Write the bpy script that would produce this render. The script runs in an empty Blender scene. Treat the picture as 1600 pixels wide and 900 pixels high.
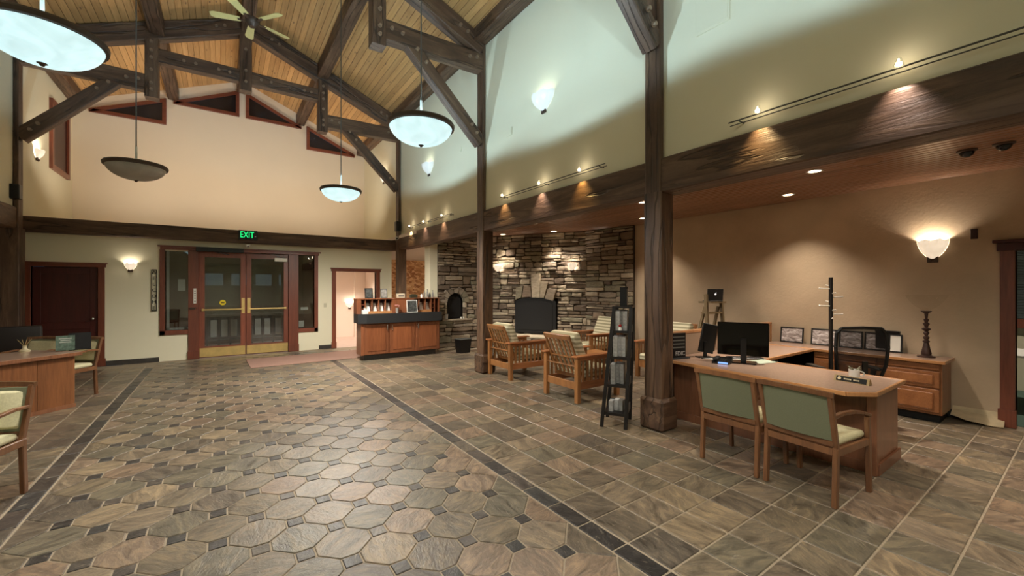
import bpy, bmesh, math, random
from mathutils import Vector, Matrix, noise
random.seed(7)
PI = math.pi
C = bpy.context.scene.collection
SC = bpy.context.scene

# ------------------------------------------------------------------ camera
TH = math.atan2(453, 646.0)                       # heading right of the hall's long axis (+Y)
cam = bpy.data.cameras.new('camera'); cam.sensor_width = 36; cam.lens = 36 * 646 / 1600
cam.clip_start = 0.05; cam.clip_end = 200
co = bpy.data.objects.new('camera', cam); C.objects.link(co)
co.location = (0, 0, 1.6); co.rotation_euler = (PI / 2, 0, -TH)
SC.camera = co
# ------------------------------------------------------------------ exposure and world
SC.view_settings.view_transform = 'Standard'; SC.view_settings.look = 'None'
SC.view_settings.gamma = 1; SC.view_settings.use_curve_mapping = False
SC.view_settings.exposure = 1.17
W = bpy.data.worlds.new('night'); SC.world = W; W.use_nodes = True
W.node_tree.nodes['Background'].inputs[0].default_value = (0.02, 0.03, 0.05, 1)
W.node_tree.nodes['Background'].inputs[1].default_value = 0.5
SC.cycles.max_bounces = 7; SC.cycles.diffuse_bounces = 4; SC.cycles.glossy_bounces = 3
SC.cycles.transparent_max_bounces = 8; SC.cycles.sample_clamp_indirect = 4
SC.cycles.caustics_reflective = False; SC.cycles.caustics_refractive = False
# light levels, in watts
P_UP, P_BOWL, P_DOWN, P_SCONCE, P_TRACK, P_GLOW = 112, 0.47, 130, 3.0, 13, 115
COOL = (0.56, 0.83, 1.0); WARM = (1.0, 0.86, 0.70)

def lamp(kind, loc, power, col, radius=0.05, aim=None, size=60, blend=0.6, name=None):
    l = bpy.data.lights.new(name or 'lamp_light', kind); l.energy = power; l.color = col
    l.shadow_soft_size = radius
    if kind == 'SPOT': l.spot_size = math.radians(size); l.spot_blend = blend
    o = bpy.data.objects.new(name or 'lamp_light', l); C.objects.link(o); o.location = loc
    if aim is not None:
        o.rotation_euler = (Vector(aim) - Vector(loc)).to_track_quat('-Z', 'Y').to_euler()
    return o

# ------------------------------------------------------------------ materials
def lin(c):
    return tuple(((v / 255) / 12.92 if v / 255 <= 0.04045 else ((v / 255 + 0.055) / 1.055) ** 2.4) for v in c) + (1,)

class NT:
    def __init__(s, name):
        s.m = bpy.data.materials.new(name); s.m.use_nodes = True; s.t = s.m.node_tree
        s.b = s.t.nodes['Principled BSDF']; s.out = s.t.nodes['Material Output']
    def n(s, typ, **k):
        x = s.t.nodes.new(typ)
        for a, v in k.items():
            if a.startswith('i_'):
                key = a[2:].replace('_', ' ')
                x.inputs[int(key) if key.isdigit() else key].default_value = v
            else: setattr(x, a, v)
        return x
    def l(s, a, b): s.t.links.new(a, b)
    def coords(s, scale=(1, 1, 1), world=False):
        if world: src = s.n('ShaderNodeNewGeometry').outputs['Position']
        else: src = s.n('ShaderNodeTexCoord').outputs['Object']
        mp = s.n('ShaderNodeMapping'); mp.inputs['Scale'].default_value = scale
        s.l(src, mp.inputs['Vector']); return mp.outputs[0]
    def noise(s, vec, scale, detail=4, rough=0.6, dist=0):
        x = s.n('ShaderNodeTexNoise'); x.inputs['Scale'].default_value = scale
        x.inputs['Detail'].default_value = detail; x.inputs['Roughness'].default_value = rough
        x.inputs['Distortion'].default_value = dist
        s.l(vec, x.inputs['Vector']); return x.outputs['Fac']
    def ramp(s, fac, stops, interp='LINEAR'):
        r = s.n('ShaderNodeValToRGB'); r.color_ramp.interpolation = interp
        e = r.color_ramp.elements
        while len(e) < len(stops): e.new(0.5)
        for i, (p, c) in enumerate(stops): e[i].position = p; e[i].color = c
        s.l(fac, r.inputs[0]); return r.outputs[0]
    def bump(s, h, strength=0.3, dist=0.01):
        b = s.n('ShaderNodeBump'); b.inputs['Strength'].default_value = strength
        b.inputs['Distance'].default_value = dist; s.l(h, b.inputs['Height'])
        s.l(b.outputs[0], s.b.inputs['Normal']); return b
    def mix(s, f, a, b, mode='MIX'):
        x = s.n('ShaderNodeMix', data_type='RGBA', blend_type=mode)
        for i, v in ((0, f), (6, a), (7, b)):
            if hasattr(v, 'links') or hasattr(v, 'is_linked'): s.l(v, x.inputs[i])
            else: x.inputs[i].default_value = v
        return x.outputs[2]

def dim(c, f): return tuple(v * f for v in c[:3]) + (1,)

def plain(name, rgb, rough=0.5, metal=0, nscale=0, var=0.12, bump=0, emit=0, sheen=0, coat=0):
    m = NT(name); c = lin(rgb)
    m.b.inputs['Roughness'].default_value = rough; m.b.inputs['Metallic'].default_value = metal
    if coat: m.b.inputs['Coat Weight'].default_value = coat
    if nscale:
        f = m.noise(m.coords(), nscale, 5)
        m.l(m.ramp(f, [(0.3, dim(c, 1 - var)), (0.7, dim(c, 1 + var))]), m.b.inputs['Base Color'])
        if bump: m.bump(f, bump, 0.01)
    else: m.b.inputs['Base Color'].default_value = c
    if emit:
        m.b.inputs['Emission Color'].default_value = c; m.b.inputs['Emission Strength'].default_value = emit
    return m.m

def wood(name, dark, light, axis=0, rough=0.4, scale=9, bump=0.15, stretch=0.07, coat=0.0, rnd=True, world=False, knots=False):
    m = NT(name); sc = [1, 1, 1]; sc[axis] = stretch
    v = m.coords(tuple(sc), world)
    if rnd:                                        # every board gets its own stretch of grain
        oi = m.n('ShaderNodeObjectInfo'); mul = m.n('ShaderNodeMath', operation='MULTIPLY'); mul.inputs[1].default_value = 37
        m.l(oi.outputs['Random'], mul.inputs[0])
        add = m.n('ShaderNodeVectorMath', operation='ADD'); m.l(v, add.inputs[0])
        cx = m.n('ShaderNodeCombineXYZ'); m.l(mul.outputs[0], cx.inputs[0]); m.l(mul.outputs[0], cx.inputs[1]); m.l(mul.outputs[0], cx.inputs[2])
        m.l(cx.outputs[0], add.inputs[1]); v = add.outputs[0]
    f = m.noise(v, scale, 6, 0.65, 0.6)
    f2 = m.noise(v, scale * 7, 3, 0.6)
    c = m.ramp(f, [(0.28, lin(dark)), (0.72, lin(light))])
    c = m.mix(0.35, c, m.ramp(f2, [(0.3, lin(dark)), (0.6, lin(light))]))
    if rnd:
        hv = m.n('ShaderNodeHueSaturation'); mr = m.n('ShaderNodeMapRange')
        mr.inputs['To Min'].default_value = 0.82; mr.inputs['To Max'].default_value = 1.15
        m.l(oi.outputs['Random'], mr.inputs['Value']); m.l(mr.outputs[0], hv.inputs['Value']); m.l(c, hv.inputs['Color']); c = hv.outputs[0]
    if knots:
        vo = m.n('ShaderNodeTexVoronoi'); vo.inputs['Scale'].default_value = 1.0; m.l(m.coords((2.6, 8.5, 8.5)), vo.inputs['Vector'])
        if rnd: m.t.links.remove(vo.inputs['Vector'].links[0]); a2_ = m.n('ShaderNodeVectorMath', operation='ADD'); m.l(m.coords((2.6, 8.5, 8.5)), a2_.inputs[0]); m.l(cx.outputs[0], a2_.inputs[1]); m.l(a2_.outputs[0], vo.inputs['Vector'])
        c = m.mix(m.ramp(vo.outputs['Distance'], [(0.06, (0.8, 0.8, 0.8, 1)), (0.16, (0, 0, 0, 1))]), c, lin((92, 56, 30)))
    m.l(c, m.b.inputs['Base Color'])
    m.b.inputs['Roughness'].default_value = rough
    if coat: m.b.inputs['Coat Weight'].default_value = coat; m.b.inputs['Coat Roughness'].default_value = 0.25
    if bump: m.bump(f2, bump, 0.006)
    return m.m

def timber_mat(name='hewn_timber'):
    m = NT(name); v = m.coords((0.12, 1, 1))
    oi = m.n('ShaderNodeObjectInfo'); add = m.n('ShaderNodeVectorMath', operation='ADD'); m.l(v, add.inputs[0])
    cx = m.n('ShaderNodeCombineXYZ'); mul = m.n('ShaderNodeMath', operation='MULTIPLY'); mul.inputs[1].default_value = 23
    m.l(oi.outputs['Random'], mul.inputs[0])
    for i in range(3): m.l(mul.outputs[0], cx.inputs[i])
    m.l(cx.outputs[0], add.inputs[1]); v = add.outputs[0]
    f = m.noise(v, 7, 7, 0.7, 0.8)
    c = m.ramp(f, [(0.25, lin((48, 34, 25))), (0.5, lin((88, 65, 49))), (0.78, lin((134, 106, 82)))])
    w = m.n('ShaderNodeTexWave', wave_type='BANDS', bands_direction='Y')
    w.inputs['Scale'].default_value = 3.2; w.inputs['Distortion'].default_value = 9; w.inputs['Detail'].default_value = 4; w.inputs['Detail Scale'].default_value = 1.6
    m.l(v, w.inputs['Vector'])
    crack = m.ramp(w.outputs['Fac'], [(0.0, (0, 0, 0, 1)), (0.07, (1, 1, 1, 1))])
    c = m.mix(0.5, c, crack, 'MULTIPLY')
    m.l(c, m.b.inputs['Base Color']); m.b.inputs['Roughness'].default_value = 0.5
    h = m.mix(0.5, f, crack)
    m.bump(h, 0.9, 0.025)
    return m.m

def slate_mat(name, stops, rough=(0.22, 0.5)):
    m = NT(name)
    g = m.n('ShaderNodeNewGeometry'); oi = m.n('ShaderNodeObjectInfo')
    ad = m.n('ShaderNodeMath', operation='ADD'); m.l(g.outputs['Random Per Island'], ad.inputs[0]); m.l(oi.outputs['Random'], ad.inputs[1])
    fr = m.n('ShaderNodeMath', operation='FRACT'); m.l(ad.outputs[0], fr.inputs[0])
    base = m.ramp(fr.outputs[0], stops, 'CONSTANT')
    # grain drifts in a direction of its own on every tile
    ang = m.n('ShaderNodeMath', operation='MULTIPLY'); ang.inputs[1].default_value = 40; m.l(fr.outputs[0], ang.inputs[0])
    rot = m.n('ShaderNodeVectorRotate', rotation_type='Z_AXIS'); m.l(g.outputs['Position'], rot.inputs['Vector']); m.l(ang.outputs[0], rot.inputs['Angle'])
    mp = m.n('ShaderNodeMapping'); mp.inputs['Scale'].default_value = (1, 2.6, 1); m.l(rot.outputs[0], mp.inputs[0])
    f = m.noise(mp.outputs[0], 5, 8, 0.68, 1.2)
    f2 = m.noise(mp.outputs[0], 22, 5, 0.6, 0.5)
    c = m.mix(1.0, base, m.ramp(f, [(0.32, (0.45, 0.44, 0.43, 1)), (0.5, (1, 1, 1, 1)), (0.68, (1.75, 1.68, 1.5, 1))]), 'MULTIPLY')
    c = m.mix(m.ramp(f2, [(0.6, (0, 0, 0, 1)), (0.7, (0.45, 0.45, 0.45, 1))]), c, lin((158, 144, 122)))
    v3 = m.n('ShaderNodeMapping'); v3.inputs['Scale'].default_value = (1, 5, 1); m.l(rot.outputs[0], v3.inputs[0])
    f3 = m.noise(v3.outputs[0], 3.4, 9, 0.75, 2.2)
    c = m.mix(m.ramp(f3, [(0.60, (0, 0, 0, 1)), (0.68, (0.55, 0.55, 0.55, 1))]), c, lin((176, 164, 144)))
    c = m.mix(m.ramp(f3, [(0.30, (0.6, 0.6, 0.6, 1)), (0.38, (0, 0, 0, 1))]), c, lin((62, 56, 50)))
    m.l(c, m.b.inputs['Base Color'])
    r = m.n('ShaderNodeMapRange'); r.inputs['To Min'].default_value = rough[0]; r.inputs['To Max'].default_value = rough[1]
    m.l(f, r.inputs['Value']); m.l(r.outputs[0], m.b.inputs['Roughness'])
    m.bump(m.mix(0.4, f, f2), 0.6, 0.015)
    return m.m

def stone_mat():
    m = NT('ledge_stone'); oi = m.n('ShaderNodeObjectInfo')
    g = m.n('ShaderNodeNewGeometry')
    ad = m.n('ShaderNodeMath', operation='ADD'); m.l(g.outputs['Random Per Island'], ad.inputs[0]); m.l(oi.outputs['Random'], ad.inputs[1])
    fr = m.n('ShaderNodeMath', operation='FRACT'); m.l(ad.outputs[0], fr.inputs[0])
    base = m.ramp(fr.outputs[0], [(0, lin((150, 138, 124))), (0.2, lin((130, 114, 98))), (0.38, lin((168, 156, 138))),
        (0.52, lin((118, 106, 94))), (0.66, lin((186, 174, 156))), (0.78, lin((138, 132, 114))), (0.9, lin((106, 92, 80)))], 'CONSTANT')
    f = m.noise(m.coords((1, 1, 2.5), True), 9, 8, 0.7, 0.6)
    c = m.mix(1.0, base, m.ramp(f, [(0.25, (0.6, 0.57, 0.52, 1)), (0.75, (1.35, 1.32, 1.25, 1))]), 'MULTIPLY')
    m.l(c, m.b.inputs['Base Color']); m.b.inputs['Roughness'].default_value = 0.75
    m.bump(f, 0.6, 0.02); return m.m

def plaster(name, rgb, rough=0.7, mottle=0.06, bump=0.08, scale=1.3, bscale=55):
    m = NT(name); c = lin(rgb)
    v = m.coords((1, 1, 1), True)
    f = m.noise(v, scale, 5, 0.55); f2 = m.noise(v, bscale, 3)
    m.l(m.ramp(f, [(0.3, dim(c, 1 - mottle)), (0.7, dim(c, 1 + mottle))]), m.b.inputs['Base Color'])
    m.b.inputs['Roughness'].default_value = rough; m.bump(f2, bump, 0.008); return m.m

def glass_mat(name, tint=(0.9, 0.95, 0.95, 1), rough=0.02, refl=(0.6, 0.05)):
    m = NT(name); t = m.n('ShaderNodeBsdfTransparent'); t.inputs[0].default_value = tint
    g = m.n('ShaderNodeBsdfGlossy'); g.inputs['Roughness'].default_value = rough
    lw = m.n('ShaderNodeLayerWeight'); lw.inputs['Blend'].default_value = 0.5
    pw = m.n('ShaderNodeMath', operation='POWER'); pw.inputs[1].default_value = 4; m.l(lw.outputs['Facing'], pw.inputs[0])
    fr = m.n('ShaderNodeMath', operation='MULTIPLY_ADD'); fr.inputs[1].default_value = 0.6; fr.inputs[2].default_value = 0.05; m.l(pw.outputs[0], fr.inputs[0])
    fr.inputs[1].default_value = refl[0]; fr.inputs[2].default_value = refl[1]
    mx = m.n('ShaderNodeMixShader'); m.l(fr.outputs[0], mx.inputs[0]); m.l(t.outputs[0], mx.inputs[1]); m.l(g.outputs[0], mx.inputs[2])
    m.l(mx.outputs[0], m.out.inputs[0]); return m.m

def bowl_mat(name, strength, col=(0.60, 0.90, 0.94, 1), scale=3.5, lo=0.72):
    m = NT(name); f = m.noise(m.coords(), scale, 6, 0.6, 1.6)
    c = m.ramp(f, [(0.3, dim(col, lo)), (0.6, col)])
    m.b.inputs['Base Color'].default_value = (0.75, 0.78, 0.78, 1); m.b.inputs['Roughness'].default_value = 0.25
    m.l(c, m.b.inputs['Emission Color']); m.b.inputs['Emission Strength'].default_value = strength; return m.m

def net_mat(name, rgb, open_=0.45):
    m = NT(name); m.b.inputs['Base Color'].default_value = lin(rgb); m.b.inputs['Roughness'].default_value = 0.7
    t = m.n('ShaderNodeBsdfTransparent'); mx = m.n('ShaderNodeMixShader'); mx.inputs[0].default_value = open_
    m.l(m.b.outputs[0], mx.inputs[1]); m.l(t.outputs[0], mx.inputs[2]); m.l(mx.outputs[0], m.out.inputs[0]); return m.m

def stripe_mat(name, a, b, axis='Z', scale=11):
    m = NT(name); w = m.n('ShaderNodeTexWave', wave_type='BANDS', bands_direction=axis); w.inputs['Scale'].default_value = scale
    w.inputs['Distortion'].default_value = 0.3; m.l(m.coords(), w.inputs['Vector'])
    m.l(m.ramp(w.outputs['Fac'], [(0.35, lin(a)), (0.65, lin(b))]), m.b.inputs['Base Color'])
    m.b.inputs['Roughness'].default_value = 0.9; m.bump(m.noise(m.coords(), 90, 3), 0.2, 0.004); return m.m

def mosaic_mat():
    m = NT('orange_mosaic'); v = m.n('ShaderNodeTexVoronoi'); v.inputs['Scale'].default_value = 11
    m.l(m.coords((1, 1, 1.7)), v.inputs['Vector'])
    m.l(m.ramp(v.outputs['Color'], [(0.2, lin((170, 116, 78))), (0.45, lin((214, 164, 116))), (0.7, lin((236, 200, 156))), (0.9, lin((190, 132, 92)))]), m.b.inputs['Base Color'])
    m.b.inputs['Roughness'].default_value = 0.8; m.bump(v.outputs['Distance'], 0.6, 0.02); return m.m

TIMBER = timber_mat()
WALL = plaster('cream_wall', (236, 230, 203), bump=0.03, mottle=0.015)
WALL_GABLE = plaster('tan_gable_wall', (240, 225, 202), bump=0.03, mottle=0.015)
WALL_PINK = plaster('pink_hall_wall', (240, 226, 214), bump=0.03, mottle=0.015)
STUCCO = plaster('tan_stucco', (196, 174, 146), mottle=0.12, bump=0.35, scale=1.6, bscale=24, rough=0.6)
PINE = wood('pine_board', (180, 134, 80), (218, 174, 118), axis=0, rough=0.45, scale=5, bump=0.06, knots=True)
CEDAR = wood('cedar_board', (108, 76, 58), (166, 124, 98), axis=0, rough=0.32, scale=6, bump=0.08)
CHERRY = wood('cherry_trim', (96, 48, 34), (138, 76, 54), axis=2, rough=0.35, coat=0.2)
CHERRYX = wood('cherry_trim_level', (96, 48, 34), (138, 76, 54), axis=0, rough=0.35, coat=0.2)
CHERRYD = wood('dark_cherry_panel', (52, 17, 13), (76, 27, 20), axis=2, rough=0.4)
OAK = wood('honey_oak', (122, 76, 46), (170, 112, 70), axis=0, rough=0.35, coat=0.2)
OAKD = wood('dark_oak_panel', (98, 58, 34), (150, 96, 58), axis=2, rough=0.35, coat=0.2)  # darker brown oak for the angled desk's front
OAKV = wood('honey_oak_upright', (122, 76, 46), (170, 112, 70), axis=2, rough=0.35, coat=0.2)
DESKW = wood('desk_maple', (98, 62, 42), (144, 96, 68), axis=2, rough=0.3, coat=0.25)
DESKE = wood('desk_edge', (160, 106, 64), (200, 146, 96), axis=1, rough=0.3, coat=0.3, rnd=False)
LAMINATE = plain('taupe_laminate', (168, 140, 122), 0.22, nscale=60, var=0.1)
CHAIRW = wood('walnut_chair', (88, 56, 36), (132, 90, 58), axis=2, rough=0.32, coat=0.25)
GREEN = plain('sage_fabric', (110, 113, 88), 0.9, nscale=120, var=0.07, bump=0.1)
CREAMF = plain('cream_fabric', (202, 196, 160), 0.9, nscale=70, var=0.12, bump=0.1)
STRIPE = stripe_mat('striped_cushion', (150, 144, 116), (208, 200, 172), scale=5)
BLACK = plain('black_plastic', (16, 16, 17), 0.35)
BLACKM = plain('matt_black', (12, 11, 11), 0.7)
GLOSSB = plain('glossy_black', (8, 8, 9), 0.08)
BLACKWOOD = plain('black_stained_wood', (22, 19, 18), 0.4, nscale=14, var=0.3)
BRONZE = plain('dark_bronze', (78, 62, 52), 0.45, metal=0.3)
IRON = plain('iron_bolt', (150, 128, 108), 0.4, metal=0.4)
BRASS = plain('brushed_brass', (214, 186, 120), 0.35, metal=0.65, nscale=6, var=0.15)
CHROME = plain('chrome', (200, 200, 200), 0.15, metal=1.0)
STEEL = plain('grey_track', (92, 92, 88), 0.4, metal=0.5)
WHITE = plain('white_paint', (226, 226, 220), 0.5)
PAPER = plain('white_paper', (224, 222, 214), 0.8)
COUNTER = plain('charcoal_counter', (44, 46, 48), 0.35, nscale=30, var=0.15)
GROUT = plain('sandy_grout', (152, 138, 118), 0.8, nscale=30, var=0.12)
MORTAR = plain('dark_mortar', (70, 58, 46), 0.95, nscale=20, var=0.2)
DARKBASE = plain('slate_baseboard', (58, 54, 50), 0.5, nscale=12, var=0.25)
RUG = plain('pink_rug', (160, 126, 112), 0.95, nscale=60, var=0.08, bump=0.2)
GLASS = glass_mat('door_glass', (0.75, 0.78, 0.78, 1), 0.02, (0.6, 0.11))
THIN = glass_mat('thin_clear_glass', (0.97, 0.97, 0.96, 1), 0.05, (0.14, 0.015))
CLEAR = glass_mat('clear_glass', (0.93, 0.94, 0.92, 1), 0.03)
NIGHT = plain('night_window', (22, 22, 28), 0.12, nscale=9, var=0.6)
COUNTW = wood('counter_cherry', (106, 60, 38), (150, 92, 60), axis=2, rough=.35, coat=.2)
PEG = plain('satin_peg', (206, 200, 190), 0.35, metal=0.2)
SLATE = slate_mat('floor_slate', [(0, lin((106, 95, 79))), (0.17, lin((116, 103, 87))), (0.34, lin((100, 93, 79))), (0.48, lin((123, 106, 90))),
    (0.6, lin((110, 99, 83))), (0.72, lin((95, 85, 73))), (0.82, lin((127, 112, 92))), (0.91, lin((118, 100, 84))), (0.96, lin((88, 80, 71)))])
SLATED = slate_mat('dark_slate', [(0, lin((50, 47, 46))), (0.3, lin((64, 59, 55))), (0.55, lin((56, 55, 54))), (0.75, lin((74, 67, 62))), (0.9, lin((86, 78, 68)))], (0.25, 0.5))
STONE = stone_mat()
BOWL = bowl_mat('alabaster_lit', P_BOWL)
BOWL_OFF = plain('alabaster_unlit', (176, 172, 166), 0.3, nscale=4, var=0.15)
SHADE = bowl_mat('sconce_glass_cool', 0.17, (0.9, 0.97, 0.95, 1), 14)
SHADEW = bowl_mat('sconce_glass_warm', 0.38, (1.0, 0.80, 0.58, 1), 14)
BULB = plain('lit_bulb', (255, 226, 176), 0.4, emit=9)
DOWNL = plain('lit_downlight', (255, 224, 180), 0.4, emit=6)
FANW = plain('pale_fan_blade', (230, 218, 150), 0.4, nscale=6, var=0.06)
GREENLIT = plain('green_exit_letters', (30, 240, 130), 0.4, emit=.6)
SCREENLIT = plain('phone_screen', (120, 160, 230), 0.3, emit=.5)

# ------------------------------------------------------------------ mesh helpers
class MB:
    def __init__(s): s.bm = bmesh.new()
    def _xf(s, verts, M):
        if M is not None: bmesh.ops.transform(s.bm, matrix=M, verts=verts)
    def box(s, x0, x1, y0, y1, z0, z1, bev=0.0, M=None, seg=1):
        r = bmesh.ops.create_cube(s.bm, size=1); v = r['verts']
        for p in v:
            p.co = Vector(((x0 + x1) / 2 + p.co.x * (x1 - x0), (y0 + y1) / 2 + p.co.y * (y1 - y0), (z0 + z1) / 2 + p.co.z * (z1 - z0)))
        if bev:
            ed = list({e for p in v for e in p.link_edges})
            r = bmesh.ops.bevel(s.bm, geom=ed, offset=bev, segments=seg, affect='EDGES', profile=0.5)
            v = list({q for f in r['faces'] for q in f.verts} | {q for q in v if q.is_valid})
        s._xf(v, M); return s
    def poly(s, pts, d, M=None):
        """closed outline pts (3D, planar) pushed along vector d"""
        a = [s.bm.verts.new(p) for p in pts]; b = [s.bm.verts.new(Vector(p) + Vector(d)) for p in pts]
        n = len(pts); f = [s.bm.faces.new(a), s.bm.faces.new(b[::-1])]
        for i in range(n): f.append(s.bm.faces.new((a[i], b[i], b[(i + 1) % n], a[(i + 1) % n])))
        bmesh.ops.recalc_face_normals(s.bm, faces=f); s._xf(a + b, M); return s
    def bar(s, p, q, w, h, up=(0, 0, 1), bev=0.0):
        p, q = Vector(p), Vector(q); d = q - p; L = d.length; x = d.normalized()
        y = Vector(up).cross(x)
        if y.length < 1e-4: y = Vector((0, 1, 0)).cross(x)
        if y.length < 1e-4: y = Vector((1, 0, 0))
        y.normalize(); z = x.cross(y)
        M = Matrix(((x.x, y.x, z.x, p.x), (x.y, y.y, z.y, p.y), (x.z, y.z, z.z, p.z), (0, 0, 0, 1)))
        return s.box(0, L, -w / 2, w / 2, -h / 2, h / 2, bev, M)
    def cyl(s, p, q, r, r2=None, n=12):
        p, q = Vector(p), Vector(q); d = q - p; r2 = r if r2 is None else r2
        M = Matrix.Translation((p + q) / 2) @ d.to_track_quat('Z', 'Y').to_matrix().to_4x4()
        bmesh.ops.create_cone(s.bm, cap_ends=True, segments=n, radius1=r, radius2=r2, depth=d.length, matrix=M); return s
    def lathe(s, prof, c=(0, 0, 0), n=24, closed=False):
        rings = []
        for r, z in prof:
            if r < 1e-5: rings.append([s.bm.verts.new((c[0], c[1], c[2] + z))])
            else: rings.append([s.bm.verts.new((c[0] + r * math.cos(2 * PI * i / n), c[1] + r * math.sin(2 * PI * i / n), c[2] + z)) for i in range(n)])
        prs = list(zip(rings, rings[1:])) + ([(rings[-1], rings[0])] if closed else [])
        for a, b in prs:
            for i in range(n):
                j = (i + 1) % n
                if len(a) == 1 and len(b) == 1: continue
                if len(a) == 1: s.bm.faces.new((a[0], b[j], b[i]))
                elif len(b) == 1: s.bm.faces.new((a[i], a[j], b[0]))
                else: s.bm.faces.new((a[i], a[j], b[j], b[i]))
        return s
    def tube(s, pts, r, n=8):
        for a, b in zip(pts, pts[1:]): s.cyl(a, b, r, n=n)
        return s
    def sphere(s, c, r, n=10, sc=(1, 1, 1)):
        bmesh.ops.create_uvsphere(s.bm, u_segments=n, v_segments=max(6, n // 2 + 2), radius=r, matrix=Matrix.Translation(c) @ Matrix.Diagonal((*sc, 1))); return s
    def wob(s, amp, freq=3, seed=0):
        for v in s.bm.verts:
            v.co += Vector(noise.noise_vector(v.co * freq + Vector((seed, seed, 0)))) * amp
        return s
    def mesh(s, name, m, smooth=False, recalc=True):
        if recalc: bmesh.ops.recalc_face_normals(s.bm, faces=s.bm.faces)
        me = bpy.data.meshes.new(name); s.bm.to_mesh(me); s.bm.free()
        if m: me.materials.append(m)
        if smooth:
            for p in me.polygons: p.use_smooth = True
            try: me.set_sharp_from_angle(angle=math.radians(40))
            except Exception: pass
        return me
    def build(s, name, m, parent=None, smooth=False, loc=None, rz=0):
        o = bpy.data.objects.new(name, s.mesh(name, m, smooth)); C.objects.link(o)
        if parent: o.parent = parent
        if loc: o.location = loc
        o.rotation_euler.z = rz
        return o

def place(o, name, me, parent=None, M=None):
    pass
def inst(name, me, parent=None, loc=(0, 0, 0), rot=(0, 0, 0)):
    o = bpy.data.objects.new(name, me); C.objects.link(o); o.location = loc; o.rotation_euler = rot
    if parent: o.parent = parent
    return o
def tag(o, label, cat, group=None):
    o['label'] = label; o['category'] = cat
    if group: o['group'] = group
    return o
def thing(name, label, cat, loc=(0, 0, 0), rz=0, group=None):
    o = bpy.data.objects.new(name, None); C.objects.link(o); o.location = loc; o.rotation_euler.z = rz; o.empty_display_size = 0.1
    return tag(o, label, cat, group)
def struct(o): o['kind'] = 'structure'; return o
def dup(root, loc, rz, label, group=None):
    r = root.copy(); C.objects.link(r); r.location = loc; r.rotation_euler.z = rz; r['label'] = label
    if group: r['group'] = group
    for ch in list(root.children):
        c = ch.copy(); C.objects.link(c); c.parent = r
        for g in list(ch.children):
            d = g.copy(); C.objects.link(d); d.parent = c
    return r
def text_mesh(body, size, m, ext=0.002, align='CENTER'):
    cu = bpy.data.curves.new('lettering', 'FONT'); cu.body = body; cu.size = size; cu.extrude = ext
    cu.align_x = align; cu.align_y = 'CENTER'
    o = bpy.data.objects.new('lettering', cu); C.objects.link(o)
    dg = bpy.context.evaluated_depsgraph_get(); me = bpy.data.meshes.new_from_object(o.evaluated_get(dg))
    bpy.data.objects.remove(o); me.materials.clear(); me.materials.append(m); return me

def timber(name, p, q, w, h, parent=None, up=(0, 0, 1), wob=0.006, bev=0.012):
    """hewn timber along its own local X, w across, h along 'up'"""
    p, q = Vector(p), Vector(q); d = q - p; L = d.length; x = d.normalized()
    y = Vector(up).cross(x).normalized(); z = x.cross(y)
    b = MB(); n = max(2, int(L / 0.3)); ring = []
    prof = [(-w/2 + bev, -h/2), (w/2 - bev, -h/2), (w/2, -h/2 + bev), (w/2, h/2 - bev), (w/2 - bev, h/2), (-w/2 + bev, h/2), (-w/2, h/2 - bev), (-w/2, -h/2 + bev)]
    sd = random.random() * 50
    for i in range(n + 1):
        X = L * i / n; r = []
        for a, c in prof:
            k = Vector(noise.noise_vector(Vector((X * 1.7 + sd, a * 6, c * 6)))) * wob
            r.append(b.bm.verts.new((X, a + k.y, c + k.z)))
        ring.append(r)
    for a, c in zip(ring, ring[1:]):
        for i in range(8): b.bm.faces.new((a[i], a[(i + 1) % 8], c[(i + 1) % 8], c[i]))
    b.bm.faces.new(ring[0][::-1]); b.bm.faces.new(ring[-1])
    o = bpy.data.objects.new(name, b.mesh(name, TIMBER)); C.objects.link(o)
    o.matrix_world = Matrix(((x.x, y.x, z.x, p.x), (x.y, y.y, z.y, p.y), (x.z, y.z, z.z, p.z), (0, 0, 0, 1)))
    if parent:
        mb = o.matrix_world.copy(); o.parent = parent
        o.matrix_parent_inverse = parent_inv(parent); o.matrix_basis = mb
    return o
def parent_inv(p):
    return (Matrix.Translation(p.location) @ p.rotation_euler.to_matrix().to_4x4()).inverted()

# ================================================================== SETTING
XR, XL, XC, YG, YE = 4.06, -3.06, 0.5, 14.75, 11.75
YB = -4.5
def roofz(x): return 7.78 - 0.42 * abs(x - XC)
PX = [(-3.1, 1), (4.1, 1)]
PY = [2.92, 6.745, 11.25]                                # the lines of timber posts
def wall(name, boxes, m):
    b = MB()
    for q in boxes: b.box(*q)
    return struct(b.build(name, m))

# floor slab, its slates are laid further down
floor = wall('floor', [(-6.6, 7.6, YB, YE, -0.1, -0.006)], GROUT)
f2 = wall('floor', [(-1.7, 7.6, YE, 16, -0.1, -0.002)], plain('pink_stone_floor', (196, 174, 164), 0.35, nscale=5, var=0.1))

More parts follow.
